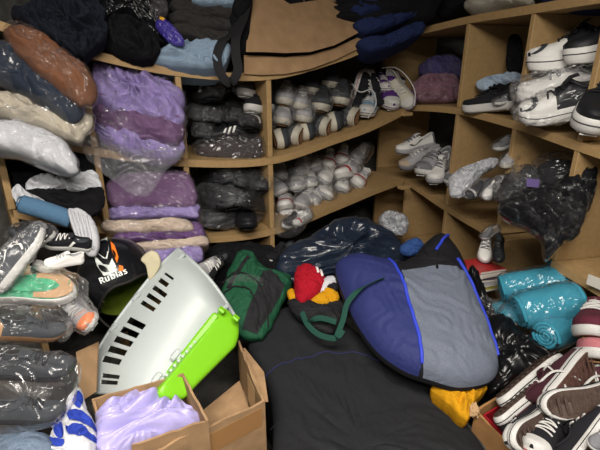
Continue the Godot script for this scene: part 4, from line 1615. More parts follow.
# ---- clothes and card on top of the shelving
func build_top() -> void:
	var blk := cloth("black_cloth", rgb(24, 24, 27))
	var ink := cloth("ink_cloth", rgb(30, 34, 44))
	var charc := cloth("charcoal_denim", rgb(58, 56, 56))
	var pale := cloth("pale_denim", rgb(142, 164, 186))
	var navy := cloth("navy_denim", rgb(36, 46, 84))
	var gloss := mat("black_sack", rgb(22, 23, 27), 0.28, "", "crumple_normal", 2.0, 0.25, 0.55)
	var D := func(px): return LD(px, 0)
	garment("garment", blk, "broad heap of black clothes along the top of the shelving", "clothing", [60, 46, 64, -20, 120, -60, 260, -64, 400, -60, 440, -30, 436, 16, 400, 30, 300, 40, 160, 48], D.call(250) + 0.30, 0.0, 0.0, 0.08, 0.12, {"n": 100, "k": 16, "amp": 0.02, "freq": 8.0, "seed_": 81, "e": 5.0})
	garment("garment", blk, "dark clothes heaped along the top of the right shelving", "clothing", [436, 18, 440, -40, 520, -70, 620, -80, 680, -60, 680, -30, 600, -14, 530, -4, 470, 10], 1.95, -0.0022, 0.0, 0.08, 0.10, {"n": 80, "amp": 0.02, "freq": 8.0, "seed_": 82, "e": 5.0})
	garment("garment", ink, "wrinkled inky black jacket on the left end of the top shelf", "clothing", [10, 14, 30, 2, 60, -6, 92, -2, 106, 14, 108, 34, 98, 48, 84, 56, 66, 50, 46, 36, 24, 24], D.call(50) - 0.02, 0.0012, -0.0006, 0.05, 0.14, {"n": 130, "k": 30, "amp": 0.015, "freq": 26.0, "ang": 0.6, "seed_": 83, "c": Vector2(70, 30), "jag": 0.06})
	garment("garment", ink, "dark cloth fold hanging down behind the brown packet", "clothing", [66, 44, 84, 50, 88, 66, 84, 78, 74, 68, 62, 54], D.call(70) + 0.02, 0.001, 0, 0.03, 0.05, {"amp": 0.008, "seed_": 84})
	garment("garment", blk, "black clothes spilling over the board above the purple packets", "clothing", [100, 42, 108, 22, 130, 18, 152, 30, 160, 46, 154, 58, 136, 60, 116, 54], D.call(130) - 0.03, 0.0008, -0.0006, 0.04, 0.14, {"n": 70, "amp": 0.014, "freq": 20.0, "ang": 0.5, "seed_": 85})
	garment("plastic_sack", gloss, "glossy black sack of clothes beside the blue violet packet", "bag", [98, 26, 104, 4, 124, -20, 150, -24, 160, 0, 164, 24, 172, 42, 158, 44, 136, 30, 116, 22], D.call(130) + 0.06, 0.0008, -0.0004, 0.05, 0.12, {"n": 70, "amp": 0.014, "freq": 12.0, "ang": 0.7, "ridged": true, "seed_": 86})
	# blue violet packet with its little yellow badge
	var bv := mat("violet_packet", rgb(62, 52, 138), 0.3, "", "crumple_normal", 5.0, 0.7, 0.6)
	var s := soft([155, 26, 160, 18, 168, 22, 176, 30, 184, 40, 182, 46, 172, 44, 162, 36], D.call(168) - 0.05, 0.0006, -0.001, 0.022, 0.03, {"amp": 0.005, "freq": 30.0, "ridged": true, "seed_": 87})
	var body := s.shell(12)
	var t := thing("packet", "blue violet shiny packet with small yellow badge by pale jeans", "packet", body.base())
	part(body, "packet_body", bv, t)
	part(s.patch(xy([160, 20, 164, 18, 166, 22, 164, 25, 160, 24]), 0.002, 1.0), "yellow_badge", mat("yellow_print", rgb(222, 168, 44), 0.6), t)
	garment("garment", cloth("soft_grey_cloth", rgb(84, 80, 82)), "soft grey cloth crumpled above the blue violet packet", "clothing", [150, 12, 152, 0, 162, -4, 168, 6, 166, 16, 158, 22, 152, 20], D.call(160), 0.0006, 0, 0.02, 0.05, {"amp": 0.008, "seed_": 88}, smoke)
	# three folded charcoal jeans
	for k in 3:
		var y := 36.0 - 12.0 * k
		garment("jeans", charc, ["folded charcoal jeans lying directly on the pale jeans", "folded charcoal jeans in the middle of the dark stack", "folded charcoal jeans on top of the dark stack"][k], "clothing", [164 + k * 2, y - 6, 178, y - 11, 206, y - 5, 236, y - 1, 240, y + 5, 226, y + 9, 200, y + 7, 176, y + 2], D.call(205) + 0.02 + 0.01 * k, 0.0006, -0.0006, 0.03, 0.14, {"n": 70, "e": 4.0, "amp": 0.005, "freq": 18.0, "ang": 0.15, "stretch": 5.0, "seed_": 90 + k})
	garment("jeans", pale, "pale blue folded jeans on the edge of the top shelf", "clothing", [148, 62, 156, 56, 170, 49, 190, 44, 214, 41, 228, 44, 230, 56, 224, 66, 206, 69, 184, 68, 164, 66], D.call(190) - 0.02, 0.0006, -0.0010, 0.03, 0.16, {"n": 80, "e": 4.0, "amp": 0.008, "freq": 20.0, "ang": -0.2, "stretch": 5.0, "seed_": 94})
	garment("jeans", pale, "another pale blue garment peeking out atop the charcoal jeans", "clothing", [192, 0, 204, -6, 226, -6, 238, -2, 234, 4, 214, 5, 198, 4], D.call(215) + 0.0, 0.0006, -0.0010, 0.02, 0.12, {"e": 4.0, "amp": 0.004, "seed_": 95})
	# black belts hanging over the edge
	var strapm := mat("black_webbing", rgb(22, 22, 25), 0.8, "", "weave_normal", 14.0, 0.5)
	var d: float = D.call(228) - 0.07
	var first := path3([250, -8, d + 0.12, 243, 20, d + 0.05, 236, 38, d - 0.005, 236, 56, d - 0.01, 238, 70, d - 0.01, 231, 82, d, 222, 76, d - 0.01, 217, 58, d - 0.012, 222, 42, d - 0.006, 232, 34, d + 0.02, 240, 20, d + 0.06], 50)
	var side := PackedVector3Array()
	for k in 50:
		side.append(CB.x * cos(k * 0.05) + CB.z * 0.6 * sin(k * 0.1))
	var rb := ribbon(first, same(CB.x + CB.y * 0.3, 50), 0.034, 0.006)
	t = thing("belt", "black webbing belt looped over the top shelf's edge", "belt", rb.base())
	part(rb, "webbing", strapm, t)
	garment("garment", blk, "black cloth bunched between charcoal jeans and flattened carton", "clothing", [228, 40, 232, 10, 240, -14, 252, -10, 250, 20, 248, 48, 240, 56], D.call(240) + 0.0, 0.0, 0, 0.03, 0.08, {"amp": 0.008, "seed_": 96})
	# flattened carton
	var card := card_mat()
	t = thing("flattened_carton", "flattened brown carton leaning on the top shelf", "box", U(300, 70, D.call(300)))
	var lo := [[244, 74], [262, 75], [285, 74], [310, 69], [335, 60], [364, 46]]
	var mi := [[244, 55], [262, 56], [285, 57], [310, 55], [335, 48], [360, 36]]
	var up := [[246, 52], [262, 52], [285, 53], [310, 52], [335, 45], [358, 33]]
	var hi := [[248, -6], [268, -10], [290, 4], [318, 0], [336, -8], [350, -10]]
	var sheets := [[lo, mi, 0.02, 0.035, "lower_panel"], [up, hi, -0.01, 0.11, "upper_panel"]]
	for w in sheets:
		var mb := MB.new()
		for side_ in 2:
			var g := PackedVector3Array()
			for r in 7:
				for k in 6:
					var q := r / 6.0
					var px: float = lerpf(w[0][k][0], w[1][k][0], q)
					var py: float = lerpf(w[0][k][1], w[1][k][1], q)
					var dd: float = D.call(w[0][k][0]) - 0.035 + lerpf(w[2], w[3], q) + 0.005 * side_
					g.append(U(px, py, dd))
			mb.grid(g, 6, 7, false, side_ == 0)
		part(mb, w[4], card, t)
	for x in [268, 306]:
		var mb := MB.new()
		mb.tube(path3([x, 50, D.call(x) - 0.012, x - 1, 25, D.call(x) + 0.04, x - 2, 0, D.call(x) + 0.085], 10), 0.002, 5)
		part(mb, "crease", card, t)
	# folded navy jeans at the corner
	for k in 3:
		var o := Vector2(6 + k * -5, 44 - 18.0 * k)
		garment("jeans", navy, ["folded navy jeans lowest of the stack by the carton's edge", "folded navy jeans in the middle of the corner stack", "folded navy jeans topmost of the corner stack"][k], "clothing", [352 + o.x, -2 + o.y, 372 + o.x, -6 + o.y, 398 + o.x, -16 + o.y, 414 + o.x, -22 + o.y, 418 + o.x, -12 + o.y, 404 + o.x, -4 + o.y, 380 + o.x, 6 + o.y, 362 + o.x, 8 + o.y], D.call(375) - 0.06 + 0.01 * k, 0.0008, -0.0006, 0.03, 0.16, {"n": 70, "e": 5.0, "amp": 0.005, "freq": 18.0, "ang": -0.4, "stretch": 5.0, "seed_": 100 + k})
	# cloth on the right unit's top
	garment("garment", cloth("ecru_cloth", rgb(160, 154, 142)), "ecru cloth lying on the edge of the right top board", "clothing", [464, 4, 476, -2, 500, -4, 524, -4, 534, 0, 526, 5, 500, 6, 480, 11, 468, 10], RD(495, 0) - 0.0, -0.003, -0.001, 0.03, 0.12, {"n": 60, "e": 3.0, "amp": 0.006, "freq": 18.0, "seed_": 104})
	garment("garment", navy, "navy cloth on the right top board next to the ecru one", "clothing", [540, 0, 560, -10, 600, -14, 640, -16, 640, -6, 600, -1, 566, 4], RD(575, 0) + 0.03, -0.003, -0.001, 0.03, 0.12, {"n": 60, "e": 3.0, "amp": 0.006, "seed_": 105})

# ---- shoes in the back shelving
func build_back_shoes() -> void:
	var g := "black shoes wrapped in clear film, upper bay"
	var a := LD(230, 1)
	shoe(look.brown_knit, [262, 149, a + 0.07], [197, 150], 0, [0, 1, 0.35], "dark brown grey knit shoe wrapped, lying lowest in its bay", "", clear)
	shoe(look.black_stripes, [263, 135, a + 0.13], [203, 134], 0, [0, 0.8, 0.6], "black sneaker with three white side stripes among wrapped shoes", "", null)
	toward(look.black_plain, 233, 118, a + 0.05, 4, -10, [0, 1, 0.1], "wrapped black shoe pointing its toe out above the striped sneaker", "", clear, 0.25)
	shoe(look.black_white_toe, [190, 93, a + 0.2], [216, 92], -1, [0.1, 1, 0.2], "black shoe with white toe band at the top of its bay", "", clear, "shoe", 0.24)
	shoe(look.black_white_panel, [212, 106, a + 0.25], [240, 96], 0, [0, 0.9, 0.4], "black shoe with white side panel in crumpled film", "", milky, "shoe", 0.2)
	shoe(look.black_white_sole, [268, 92, a + 0.22], [240, 90], -1, [0, 1, 0.3], "black shoe with thick white sole, uppermost by the divider", "", clear, "shoe", 0.24)
	shoe(look.black_white_sole, [270, 104, a + 0.2], [248, 106], -1, [0, 1, 0.3], "black shoe with thick white sole, middle one by the divider", "", null, "shoe", 0.24)
	shoe(look.black_white_toe, [271, 121, a + 0.2], [246, 122], -1, [0, 1, 0.3], "black shoe with white toe band by the divider", "", clear, "shoe", 0.24)
	for p in [[197, 117, 6, -9], [212, 118, 3, -9], [202, 134, 4, -8], [221, 88, 4, -6]]:
		toward(look.black_plain, p[0], p[1], a + 0.08, p[2], p[3], [0.2, 1, 0.1], "all black shoe wrapped in %s film, upper shoe bay" % ("hazy" if p[0] < 213 else "clear"), g, milky if p[0] < 213 else clear, 0.25)
	# grey shoes with cream soles, stacked on their sides, toes outward
	g = "grey cream-soled shoes on the upper back shelf"
	for p in [[281, 141, -1], [294, 137, 1], [306, 133, -1], [322, 128, 1], [334, 124, -1], [350, 118, 1]]:
		var d := LD(p[0], 1) + 0.04
		toward(look.grey_cream, p[0], p[1], d, 4, -8, [-p[2], 0.15, 0.1], "charcoal shoe with cream and gum sole on its side, " + ("wrapped in film" if p[2] > 0 else "bare"), g, clear if p[2] > 0 else null, 0.27)
	g = "upright grey cream-soled shoes on the upper back shelf"
	for p in [[320, 106, 0], [340, 100, 0], [310, 90, 1], [330, 84, 1]]:
		var d: float = LD(p[0], 1) + (0.05 if p[2] == 0 else 0.14)
		toward(look.grey_cream, p[0], p[1], d, 3, -9, [0.15, 1, 0.1], "charcoal shoe with cream sole, upright, toe outward, " + ("film wrapped, lower tier" if p[2] == 0 else "bare, upper tier"), g, clear if p[2] == 0 else null, 0.27)
	g = "pale shoes in milky bags on the upper back shelf"
	for p in [[284, 100], [299, 105], [282, 120], [303, 118]]:
		toward(look.white_clear, p[0], p[1], LD(p[0], 1) + 0.05, 3, -8, [0.2, 1, 0.3], "pale grey shoe with cream sole in a milky bag", g, milky, 0.25)
	# canvas sneakers in the corner
	var c := LD(375, 1) + 0.06
	shoe(look.canvas_black, [353, 111, c], [368, 71, c + 0.08], 0, [1, 0.35, 0.2], "black canvas sneaker standing on its heel, showing its white sole edge")
	shoe(look.canvas_black, [377, 106, c + 0.03], [370, 71, c + 0.1], 0, [1, -0.1, 0.4], "black canvas sneaker upended beside the purple one")
	shoe(look.canvas_purple, [386, 78, c + 0.2], [393, 107, c + 0.0], 0, [0.1, 0.7, 0.7], "purple canvas sneaker with white toe cap")
	shoe(look.canvas_purple, [376, 80, c + 0.2], [388, 88, c + 0.02], 0, [0.1, 0.9, 0.4], "purple canvas sneaker tucked above its fellow, toe hidden")
	shoe(look.canvas_blue, [378, 100, c + 0.15], [364, 112, c - 0.06], 0, [0, 0.9, 0.5], "light blue canvas sneaker with dangling white laces")
	shoe(look.canvas_white, [390, 72, c + 0.12], [411, 108, c + 0.02], 0, [-0.6, 0.4, 0.6], "cream canvas sneaker leaning at the shelf corner")
	shoe(look.black_white_sole, [380, 72, c + 0.2], [404, 82, c + 0.1], 0, [0.3, 0.9, 0.2], "dark sneaker with white sole lying over the canvas sneakers", "", null, "shoe", 0.2)
	var mb := MB.new()
	mb.tube(path3([352, 84, c - 0.03, 360, 92, c - 0.05, 372, 90, c - 0.06, 376, 104, c - 0.07, 368, 118, c - 0.08], 30), 0.003, 6)
	var t := solo(mb, "shoelace", mats["white_rubber"], "loose white shoelace hanging among the canvas sneakers", "shoelace")
	mb = MB.new()
	mb.tube(path3([382, 68, c + 0.05, 396, 68, c + 0.03, 408, 78, c - 0.01, 415, 92, c - 0.02, 414, 106, c - 0.02], 30), 0.003, 6)
	solo(mb, "shoelace", mats["white_rubber"], "white shoelace arching over the cream canvas sneaker", "shoelace")
	# dark wrapped shoes, lower bay
	g = "dark shoes wrapped in crumpled film, lower bay"
	a = LD(235, 2)
	for p in [[200, 178, 232, 178, 0.16], [268, 180, 236, 182, 0.16], [204, 196, 236, 202, 0.10], [266, 205, 236, 200, 0.12], [246, 176, 262, 186, 0.2]]:
		shoe(look.black_plain, [p[0], p[1], a + p[4]], [p[2], p[3]], -1, [0.1, 1, 0.3], "black shoe wrapped in %s film, lower shoe bay" % ("hazy crumpled" if p[0] == 204 else "glossy clear"), g, milky if p[0] == 204 else clear)
	shoe(look.black_plain, [240, 206, a + 0.16], [249, 224], -1, [0.1, 0.9, 0.5], "unwrapped black shoe hanging its toe over the lower shelf", "", null)
	shoe(look.black_plain, [258, 212, a + 0.1], [202, 221, a - 0.02], 0, [0, 0.9, 0.6], "black shoe in a big hazy bag at the lower shelf's edge", "", milky)
	# small white shoes, lower shelf
	g = "small white shoes heaped on the lower back shelf"
	var kinds := ["small_white_red", "small_white_grey", "small_white", "small_white_beige"]
	var says := ["small white sneaker with red toe band in the white heap", "small white sneaker with grey side stripes in the white heap", "plain small white sneaker with grey toe in the white heap", "small pale sneaker with beige side panel in the white heap"]
	var rng := RandomNumberGenerator.new()
	rng.seed = 5
	var n := 0
	for row in [[0.04, [283, 206, 299, 204, 313, 201, 328, 196, 343, 189, 357, 183]], [0.09, [281, 191, 296, 187, 309, 184, 323, 180, 338, 175, 352, 171]], [0.15, [282, 176, 297, 173, 312, 169, 327, 166, 342, 162, 354, 160]]]:
		for k in range(0, row[1].size(), 2):
			var x: float = row[1][k]
			var y: float = row[1][k + 1]
			var kind: int = (n * 3 + n / 4) % 4
			n += 1
			var dx := rng.randf_range(-14, 22)
			toward(look[kinds[kind]], x, y, LD(x, 2) + row[0] + 0.03, dx, rng.randf_range(-14, -6), [rng.randf_range(-0.7, 0.7), 1, rng.randf_range(0.0, 0.5)], says[kind], g, (clear if kind == 1 or kind == 3 else (milky if x < 300 and kind == 2 else null)), 0.25)
	shoe(look.black_white_panel, [300, 214, LD(290, 2) + 0.06], [284, 226, LD(284, 2) - 0.05], 0, [0.3, 0.8, 0.5], "black and white shoe in a clear bag overhanging the shelf edge", "", clear, "shoe", 0.2)
	shoe(look.small_white_red, [310, 214, LD(300, 2) + 0.05], [293, 224, LD(293, 2) - 0.05], 0, [-0.2, 0.9, 0.3], "white shoe with red band in a clear bag overhanging the shelf", "", clear, "shoe", 0.18)
	var s := soft([274, 212, 284, 206, 300, 206, 314, 212, 308, 222, 302, 232, 290, 238, 278, 236, 273, 226], LD(290, 2) - 0.03, 0, -0.0016, 0.05, 0.02, {"n": 190, "amp": 0.012, "freq": 22.0, "ridged": true, "seed_": 111})
	solo(s.shell(36), "plastic_bag", smoke, "clear bag bulging over the lower back shelf's edge", "plastic bag")
	# trainers in the corner cubby
	shoe(look.trainer_white, [434, 140, 2.50], [396, 150, 2.44], 0, [0, 1, 0.3], "white trainer with grey swoop at the back of the corner cubby")
	shoe(look.trainer_pink, [440, 152, 2.40], [399, 166, 2.36], 0, [0, 1, 0.4], "grey trainer with beige toe in the corner cubby")
	shoe(look.trainer_grey, [450, 156, 2.38], [418, 170, 2.20], 0, [0, 1, 0.3], "grey trainer with black stripes lying in the corner cubby")
	shoe(look.trainer_white, [447, 160, 2.36], [432, 180, 2.16], 0, [0, 1, 0.2], "white trainer with grey swoop nearest the corner cubby's edge")
	shoe(look.trainer_grey, [462, 164, 2.30], [450, 182, 2.13], 0, [0.2, 1, 0.2], "grey striped trainer against the corner cubby's divider")
	# bag of pink and violet clothes, upper corner
	var pk := cloth("dusty_pink_cloth", rgb(136, 102, 116))
	garment("garment", pk, "dusty pink garment in clear bag in the upper corner cubby", "clothing", [412, 86, 424, 76, 440, 74, 456, 76, 462, 92, 456, 100, 436, 102, 416, 100], 2.33, -0.001, -0.001, 0.04, 0.10, {"amp": 0.012, "seed_": 115}, clear)
	garment("garment", cloth("grape_cloth", rgb(74, 66, 110)), "violet garment in clear bag above the dusty pink one", "clothing", [420, 66, 432, 58, 448, 56, 462, 62, 464, 76, 450, 78, 432, 78, 420, 74], 2.36, -0.001, -0.001, 0.04, 0.10, {"amp": 0.012, "seed_": 116}, clear)

# ---- right shelving
func towel(x0: float, y0: float, d0: float, x1: float, y1: float, d1: float, r: float, label: String) -> void:
	var teal := mat("teal_terry", rgb(66, 158, 184), 0.95, "fine_tint", "fine_normal", 7.0, 2.2, 0.2)
	var a := U(x0, y0, d0)
	var b := U(x1, y1, d1)
	var dir := (b - a).normalized()
	var sx := dir.cross(Vector3.UP).normalized()
	var sy := sx.cross(dir)
	var t := thing("towel", label, "towel", a.lerp(b, 0.5) - Vector3(0, r, 0), "teal towels rolled in clear plastic")
	var mb := MB.new()
	var p := PackedVector3Array()
	for i in 19:
		var q := i / 18.0
		for j in 28:
			var w := TAU * j / 28
			var rr := r * (1.0 + 0.05 * noise.get_noise_3d(cos(w) * 2.0, sin(w) * 2.0, q * 5.0 + x0)) * (1.0 - 0.12 * pow(absf(q * 2.0 - 1.0), 6.0))
			p.append(a.lerp(b, q) + (sx * cos(w) + sy * sin(w)) * rr)
	mb.grid(p, 28, 19, true)
	part(mb, "roll", teal, t)
	for e in 2:
		mb = MB.new()
		var c := a if e == 0 else b
		var l := PackedVector3Array()
		for k in 60:
			var w := k * 0.42
			l.append(c + dir * (-0.004 if e == 0 else 0.004) + (sx * cos(w) + sy * sin(w)) * (r * 0.9 * (1.0 - k / 62.0)))
		mb.tube(l, r * 0.125, 6)
		part(mb, "spiral_end", teal, t)
	mb = MB.new()
	p = PackedVector3Array()
	for i in 49:
		var q := i / 48.0
		for j in 64:
			var w := TAU * j / 64
			var k := pow(maxf(0.0, 1.0 - pow(absf(q * 2.0 - 1.0), 6.0)), 0.5)
			var base_ := a - dir * 0.03 + (b - a + dir * 0.06) * q
			var rr := (r + 0.009) * k * (1.0 + 0.09 * (0.6 - 2.4 * absf(noise.get_noise_3d(cos(w) * 2.6, sin(w) * 2.6, q * 9.0 + y0)) - 1.2 * absf(noise.get_noise_3d(cos(w) * 5.0, sin(w) * 5.0, q * 16.0 + x0))))
			p.append(base_ + (sx * cos(w) + sy * sin(w)) * rr)
	mb.grid(p, 64, 49, true)
	part(mb, "plastic_wrapper", clear, t)

func build_right_shelves() -> void:
	var blk := cloth("black_cloth", rgb(24, 24, 27))
	var d1 := func(px): return RD(px, 1)
	# upper cubby: cloths and a flat sneaker
	garment("garment", blk, "black cloth hanging at the back of the upper right cubby", "clothing", [508, 40, 514, 34, 522, 40, 522, 70, 514, 76, 506, 66], 1.95, -0.002, 0, 0.02, 0.05, {"amp": 0.006, "seed_": 121})
	garment("garment", cloth("ice_blue_cloth", rgb(168, 186, 206)), "ice blue cloth draped over black cloth in the upper right cubby", "clothing", [475, 84, 484, 78, 500, 75, 518, 73, 524, 80, 516, 86, 500, 86, 484, 91], 1.93, -0.002, -0.001, 0.025, 0.08, {"amp": 0.006, "freq": 20.0, "seed_": 122})
	garment("garment", blk, "black cloth bundled under the ice blue one", "clothing", [483, 92, 492, 86, 508, 85, 522, 84, 524, 96, 510, 100, 492, 100, 484, 98], 1.92, -0.002, -0.001, 0.03, 0.08, {"amp": 0.008, "seed_": 123})
	shoe(look.black_white_sole, [514, 101, 1.78], [464, 107, 1.98], 0, [0, 1, 0.2], "flat dark sneaker with white sole on the upper right board")
	shoe(look.grey_beige, [522, 96, 1.78], [494, 103, 1.80], 0, [0, 1, 0.3], "grey shoe in clear film beside the flat dark sneaker", "", clear, "shoe", 0.2)
	# big white and black basketball shoes
	shoe(look.hoop_white, [634, 46, 1.50], [527, 64, 1.62], 0, [0, 1, 0.25], "large white basketball shoe with dark arc and black tongue", "", null, "shoe", 0.3)
	shoe(look.hoop_black, [676, 30, 1.38], [564, 58, 1.50], 0, [0.1, 1, 0.3], "black leather basketball shoe with thick white sole")
	shoe(look.white_plain, [624, 80, 1.52], [517, 95, 1.62], 0, [0, 1, 0.6], "white shoe in hazy film under the basketball shoes", "", milky, "shoe", 0.3)
	shoe(look.hoop_white, [616, 98, 1.43], [519, 116, 1.53], 0, [-0.1, 0.9, 0.5], "white and black shoe with dark arc tilted in clear film on the board's edge", "", clear, "shoe", 0.27)
	shoe(look.trainer_white, [540, 96, 1.62], [514, 112, 1.70], 0, [0, 1, 0.4], "small white trainer half hidden in film at the board's edge", "", clear, "shoe", 0.2)
	shoe(look.hoop_black, [602, 84, 1.50], [591, 128, 1.31], 0, [0.0, 0.8, 0.6], "black shoe with layered white sole, toe over the board's edge")
	garment("garment", cloth("fawn_cloth", rgb(150, 138, 120)), "fawn strap end sticking up behind the black basketball shoe", "clothing", [574, 28, 580, 25, 588, 34, 586, 38, 578, 36], 1.62, 0, 0, 0.012, 0.02, {"amp": 0.002, "seed_": 124})
	garment("garment", cloth("fawn_cloth", rgb(150, 138, 120)), "shorter fawn strap end beside the longer one", "clothing", [566, 32, 571, 30, 577, 36, 572, 40, 567, 38], 1.63, 0, 0, 0.012, 0.02, {"amp": 0.002, "seed_": 125})
	# middle row
	shoe(look.grey_beige, [522, 138, 1.86], [494, 148, 1.84], 0, [0, 1, 0.3], "grey shoe in clear film at the back of the middle right cubby", "", clear, "shoe", 0.2)
	shoe(look.white_clear, [522, 152, 1.82], [502, 166, 1.76], 0, [0.1, 1, 0.3], "pale shoe with round toe in the middle right cubby", "", clear, "shoe", 0.2)
	garment("plastic_bag", mat("silver_bag", rgb(170, 172, 178), 0.3, "", "crumple_normal", 3.0, 0.4, 0.5), "crumpled silvery white bag on the middle right shelf", "plastic bag", [448, 184, 452, 174, 466, 166, 484, 160, 498, 158, 496, 166, 484, 174, 474, 184, 464, 196, 452, 198], 1.90, -0.001, -0.001, 0.03, 0.05, {"n": 70, "k": 16, "amp": 0.012, "freq": 20.0, "ridged": true, "seed_": 127})
	shoe(look.black_white_toe, [492, 184, 1.86], [466, 196, 1.82], 0, [0, 0.9, 0.5], "dark dotted shoe in silvery film by the crumpled bag", "", milky, "shoe", 0.18)
	shoe(look.white_plain, [502, 180, 1.80], [484, 198, 1.76], 0, [0.2, 0.9, 0.5], "white shoe in a hazy bag on the middle right shelf", "", milky, "shoe", 0.2)
	toward(look.black_plain, 508, 196, 1.62, 8, -10, [-0.2, 1, 0.2], "black shoe in clear film beside the violet label", "", clear, 0.25)
	toward(look.black_plain, 522, 188, 1.64, 8, -10, [0.2, 1, 0.2], "black shoe in hazy film under the violet label", "", milky, 0.25)
	var mb := MB.new()
	mb.box(Transform3D(CB * Basis(Vector3(0, 0, 1), -0.1), U(533, 183, 1.56)), Vector3(0.045, 0.03, 0.002), 0.0008)
	solo(mb, "paper_label", mat("violet_label", rgb(92, 78, 128), 0.6), "small violet paper label among the black wrapped goods", "label")
	# cap
	mb = MB.new()
	var c := U(560, 172, 1.66)
	var p := PackedVector3Array()
	for i in 13:
		var la := PI * 0.5 * i / 12.0
		for j in 28:
			var w := TAU * j / 28
			p.append(c + Vector3(0.085 * sin(la) * cos(w), 0.078 * cos(la) - 0.03, 0.095 * sin(la) * sin(w)))
	mb.grid(p, 28, 13, true, true)
	var t := thing("cap", "black cap wrapped in clear film in the middle right cubby", "cap", mb.base())
	part(mb, "crown", mats["black_canvas"], t)
	mb = MB.new()
	p = PackedVector3Array()
	for side in 2:
		for i in 6:
			for j in 15:
				var w := PI * (0.12 + 0.76 * j / 14.0)
				var r := 0.082 + 0.052 * (i / 5.0) * sin(w)
				p.append(c + Vector3(r * cos(w), -0.03 - 0.05 * pow(i / 5.0, 2.0) * 0.4 - 0.004 * side, r * 1.05 * sin(w)))
		mb.grid(p, 15, 6, false, side == 1)
		p = PackedVector3Array()
	part(mb, "peak", mats["black_canvas"], t)
	mb = MB.new()
	p = PackedVector3Array()
	for i in 49:
		var la := PI * i / 48.0
		for j in 64:
			var w := TAU * j / 64
			var q := Vector3(sin(la) * cos(w), cos(la), sin(la) * sin(w))
			var k := 1.0 + 0.14 * (0.4 - 2.0 * absf(noise.get_noise_3d(q.x * 3.0, q.y * 3.0, q.z * 3.0)))
			p.append(c + Vector3(q.x * 0.1, q.y * 0.075, q.z * 0.12) * k)
	mb.grid(p, 64, 49, true, true)
	part(mb, "plastic_wrapper", clear, t)
	# black goods in glossy film
	var g := "black garments in glossy film on the middle right shelf"
	garment("garment", blk, "big black garment in glossy clear film sagging over the shelf edge", "clothing", [500, 204, 514, 194, 534, 190, 556, 188, 572, 188, 584, 182, 587, 200, 583, 222, 576, 238, 564, 242, 553, 254, 546, 256, 542, 240, 526, 226, 506, 218], 1.46, -0.001, -0.0012, 0.05, 0.10, {"n": 90, "k": 18, "amp": 0.012, "freq": 14.0, "ang": -0.4, "seed_": 131, "film_amp": 0.012, "film_freq": 20.0}, clear)
	garment("garment", blk, "upright black garment in glossy clear film against the right upright", "clothing", [550, 202, 560, 182, 572, 168, 586, 154, 597, 158, 595, 190, 587, 212, 566, 212], 1.49, -0.001, -0.001, 0.04, 0.10, {"n": 80, "k": 16, "amp": 0.010, "freq": 14.0, "ang": -0.9, "seed_": 132, "film_amp": 0.012, "film_freq": 20.0}, clear)
	# lower row: corner of the low shelf
	garment("plastic_bag", mat("silver_bag", rgb(170, 172, 178), 0.3, "", "crumple_normal", 3.0, 0.4, 0.5), "small white crumpled bag under the shelf corner", "plastic bag", [378, 220, 386, 211, 396, 212, 407, 218, 408, 230, 400, 236, 386, 232], 2.28, 0, -0.001, 0.05, 0.06, {"n": 50, "k": 14, "amp": 0.014, "freq": 22.0, "ridged": true, "seed_": 133})
	shoe(look.trainer_white, [488, 232, 1.90], [484, 262, 1.80], 0, [-0.3, 0.5, 0.8], "white and grey trainer standing toe down in the lower right cubby", "", null, "shoe", 0.2)
	shoe(look.black_plain, [500, 236, 1.78], [498, 262, 1.70], 0, [-0.5, 0.3, 0.7], "small black shoe beside the toe down trainer", "", null, "shoe", 0.18)
	shoe(look.grey_beige, [498, 228, 1.86], [482, 238, 1.82], 0, [0, 1, 0.3], "grey wrapped shoe above the toe down trainer", "", clear, "shoe", 0.18)
	# magazines
	var cols := [["red magazine topmost of the little pile", rgb(176, 48, 50)], ["white magazine under the red one", rgb(196, 186, 180)], ["dark magazine in the middle of the little pile", rgb(66, 58, 70)], ["pale grey magazine near the bottom of the little pile", rgb(150, 150, 156)], ["olive yellow magazine at the bottom of the little pile", rgb(146, 140, 52)]]
	for k in 5:
		mb = MB.new()
		var o := U(481 + k * 0.6, 266 + k * 4.2, 1.80 - k * 0.006)
		var tt := Transform3D(Basis(Vector3.UP, 0.55 + 0.07 * sin(k * 2.3)) * Basis(Vector3(0, 0, 1), -0.16), o)
		mb.box(tt, Vector3(0.17, 0.009, 0.12), 0.001)
		var mag := thing("magazine", cols[k][0], "magazine", mb.base(), "magazines on the lower right board")
		part(mb, "pages", mat("paper", rgb(206, 200, 190), 0.8), mag)
		mb = MB.new()
		mb.box(tt.translated(Vector3(0, 0.0052, 0)), Vector3(0.171, 0.002, 0.121), 0.0005)
		mb.box(Transform3D(tt.basis, tt * Vector3(-0.086, 0, 0)), Vector3(0.002, 0.011, 0.121), 0.0005)
		part(mb, "cover", mat("cover_%d" % k, cols[k][1], 0.45), mag)
	# teal towels
	towel(503, 288, 1.62, 572, 278, 1.56, 0.052, "teal rolled towel lying at the back of the towels, in clear film")
	towel(520, 312, 1.48, 576, 300, 1.46, 0.062, "fat teal rolled towel in the middle, in clear film")
	towel(546, 336, 1.40, 584, 318, 1.52, 0.050, "teal rolled towel showing its spiral end, lowest of the towels")
	towel(488, 313, 1.60, 508, 306, 1.66, 0.026, "short teal rolled towel beside the shiny black sack")
	towel(508, 318, 1.52, 516, 306, 1.64, 0.032, "small teal rolled towel squeezed between two larger ones")
	garment("garment", mat("teal_terry", rgb(66, 158, 184), 0.95, "fine_tint", "fine_normal", 7.0, 2.2, 0.2), "crumpled teal towel behind the rolled towels", "clothing", [550, 262, 566, 258, 584, 262, 586, 278, 568, 284, 552, 278], 1.66, 0, 0, 0.03, 0.05, {"amp": 0.006, "seed_": 140})
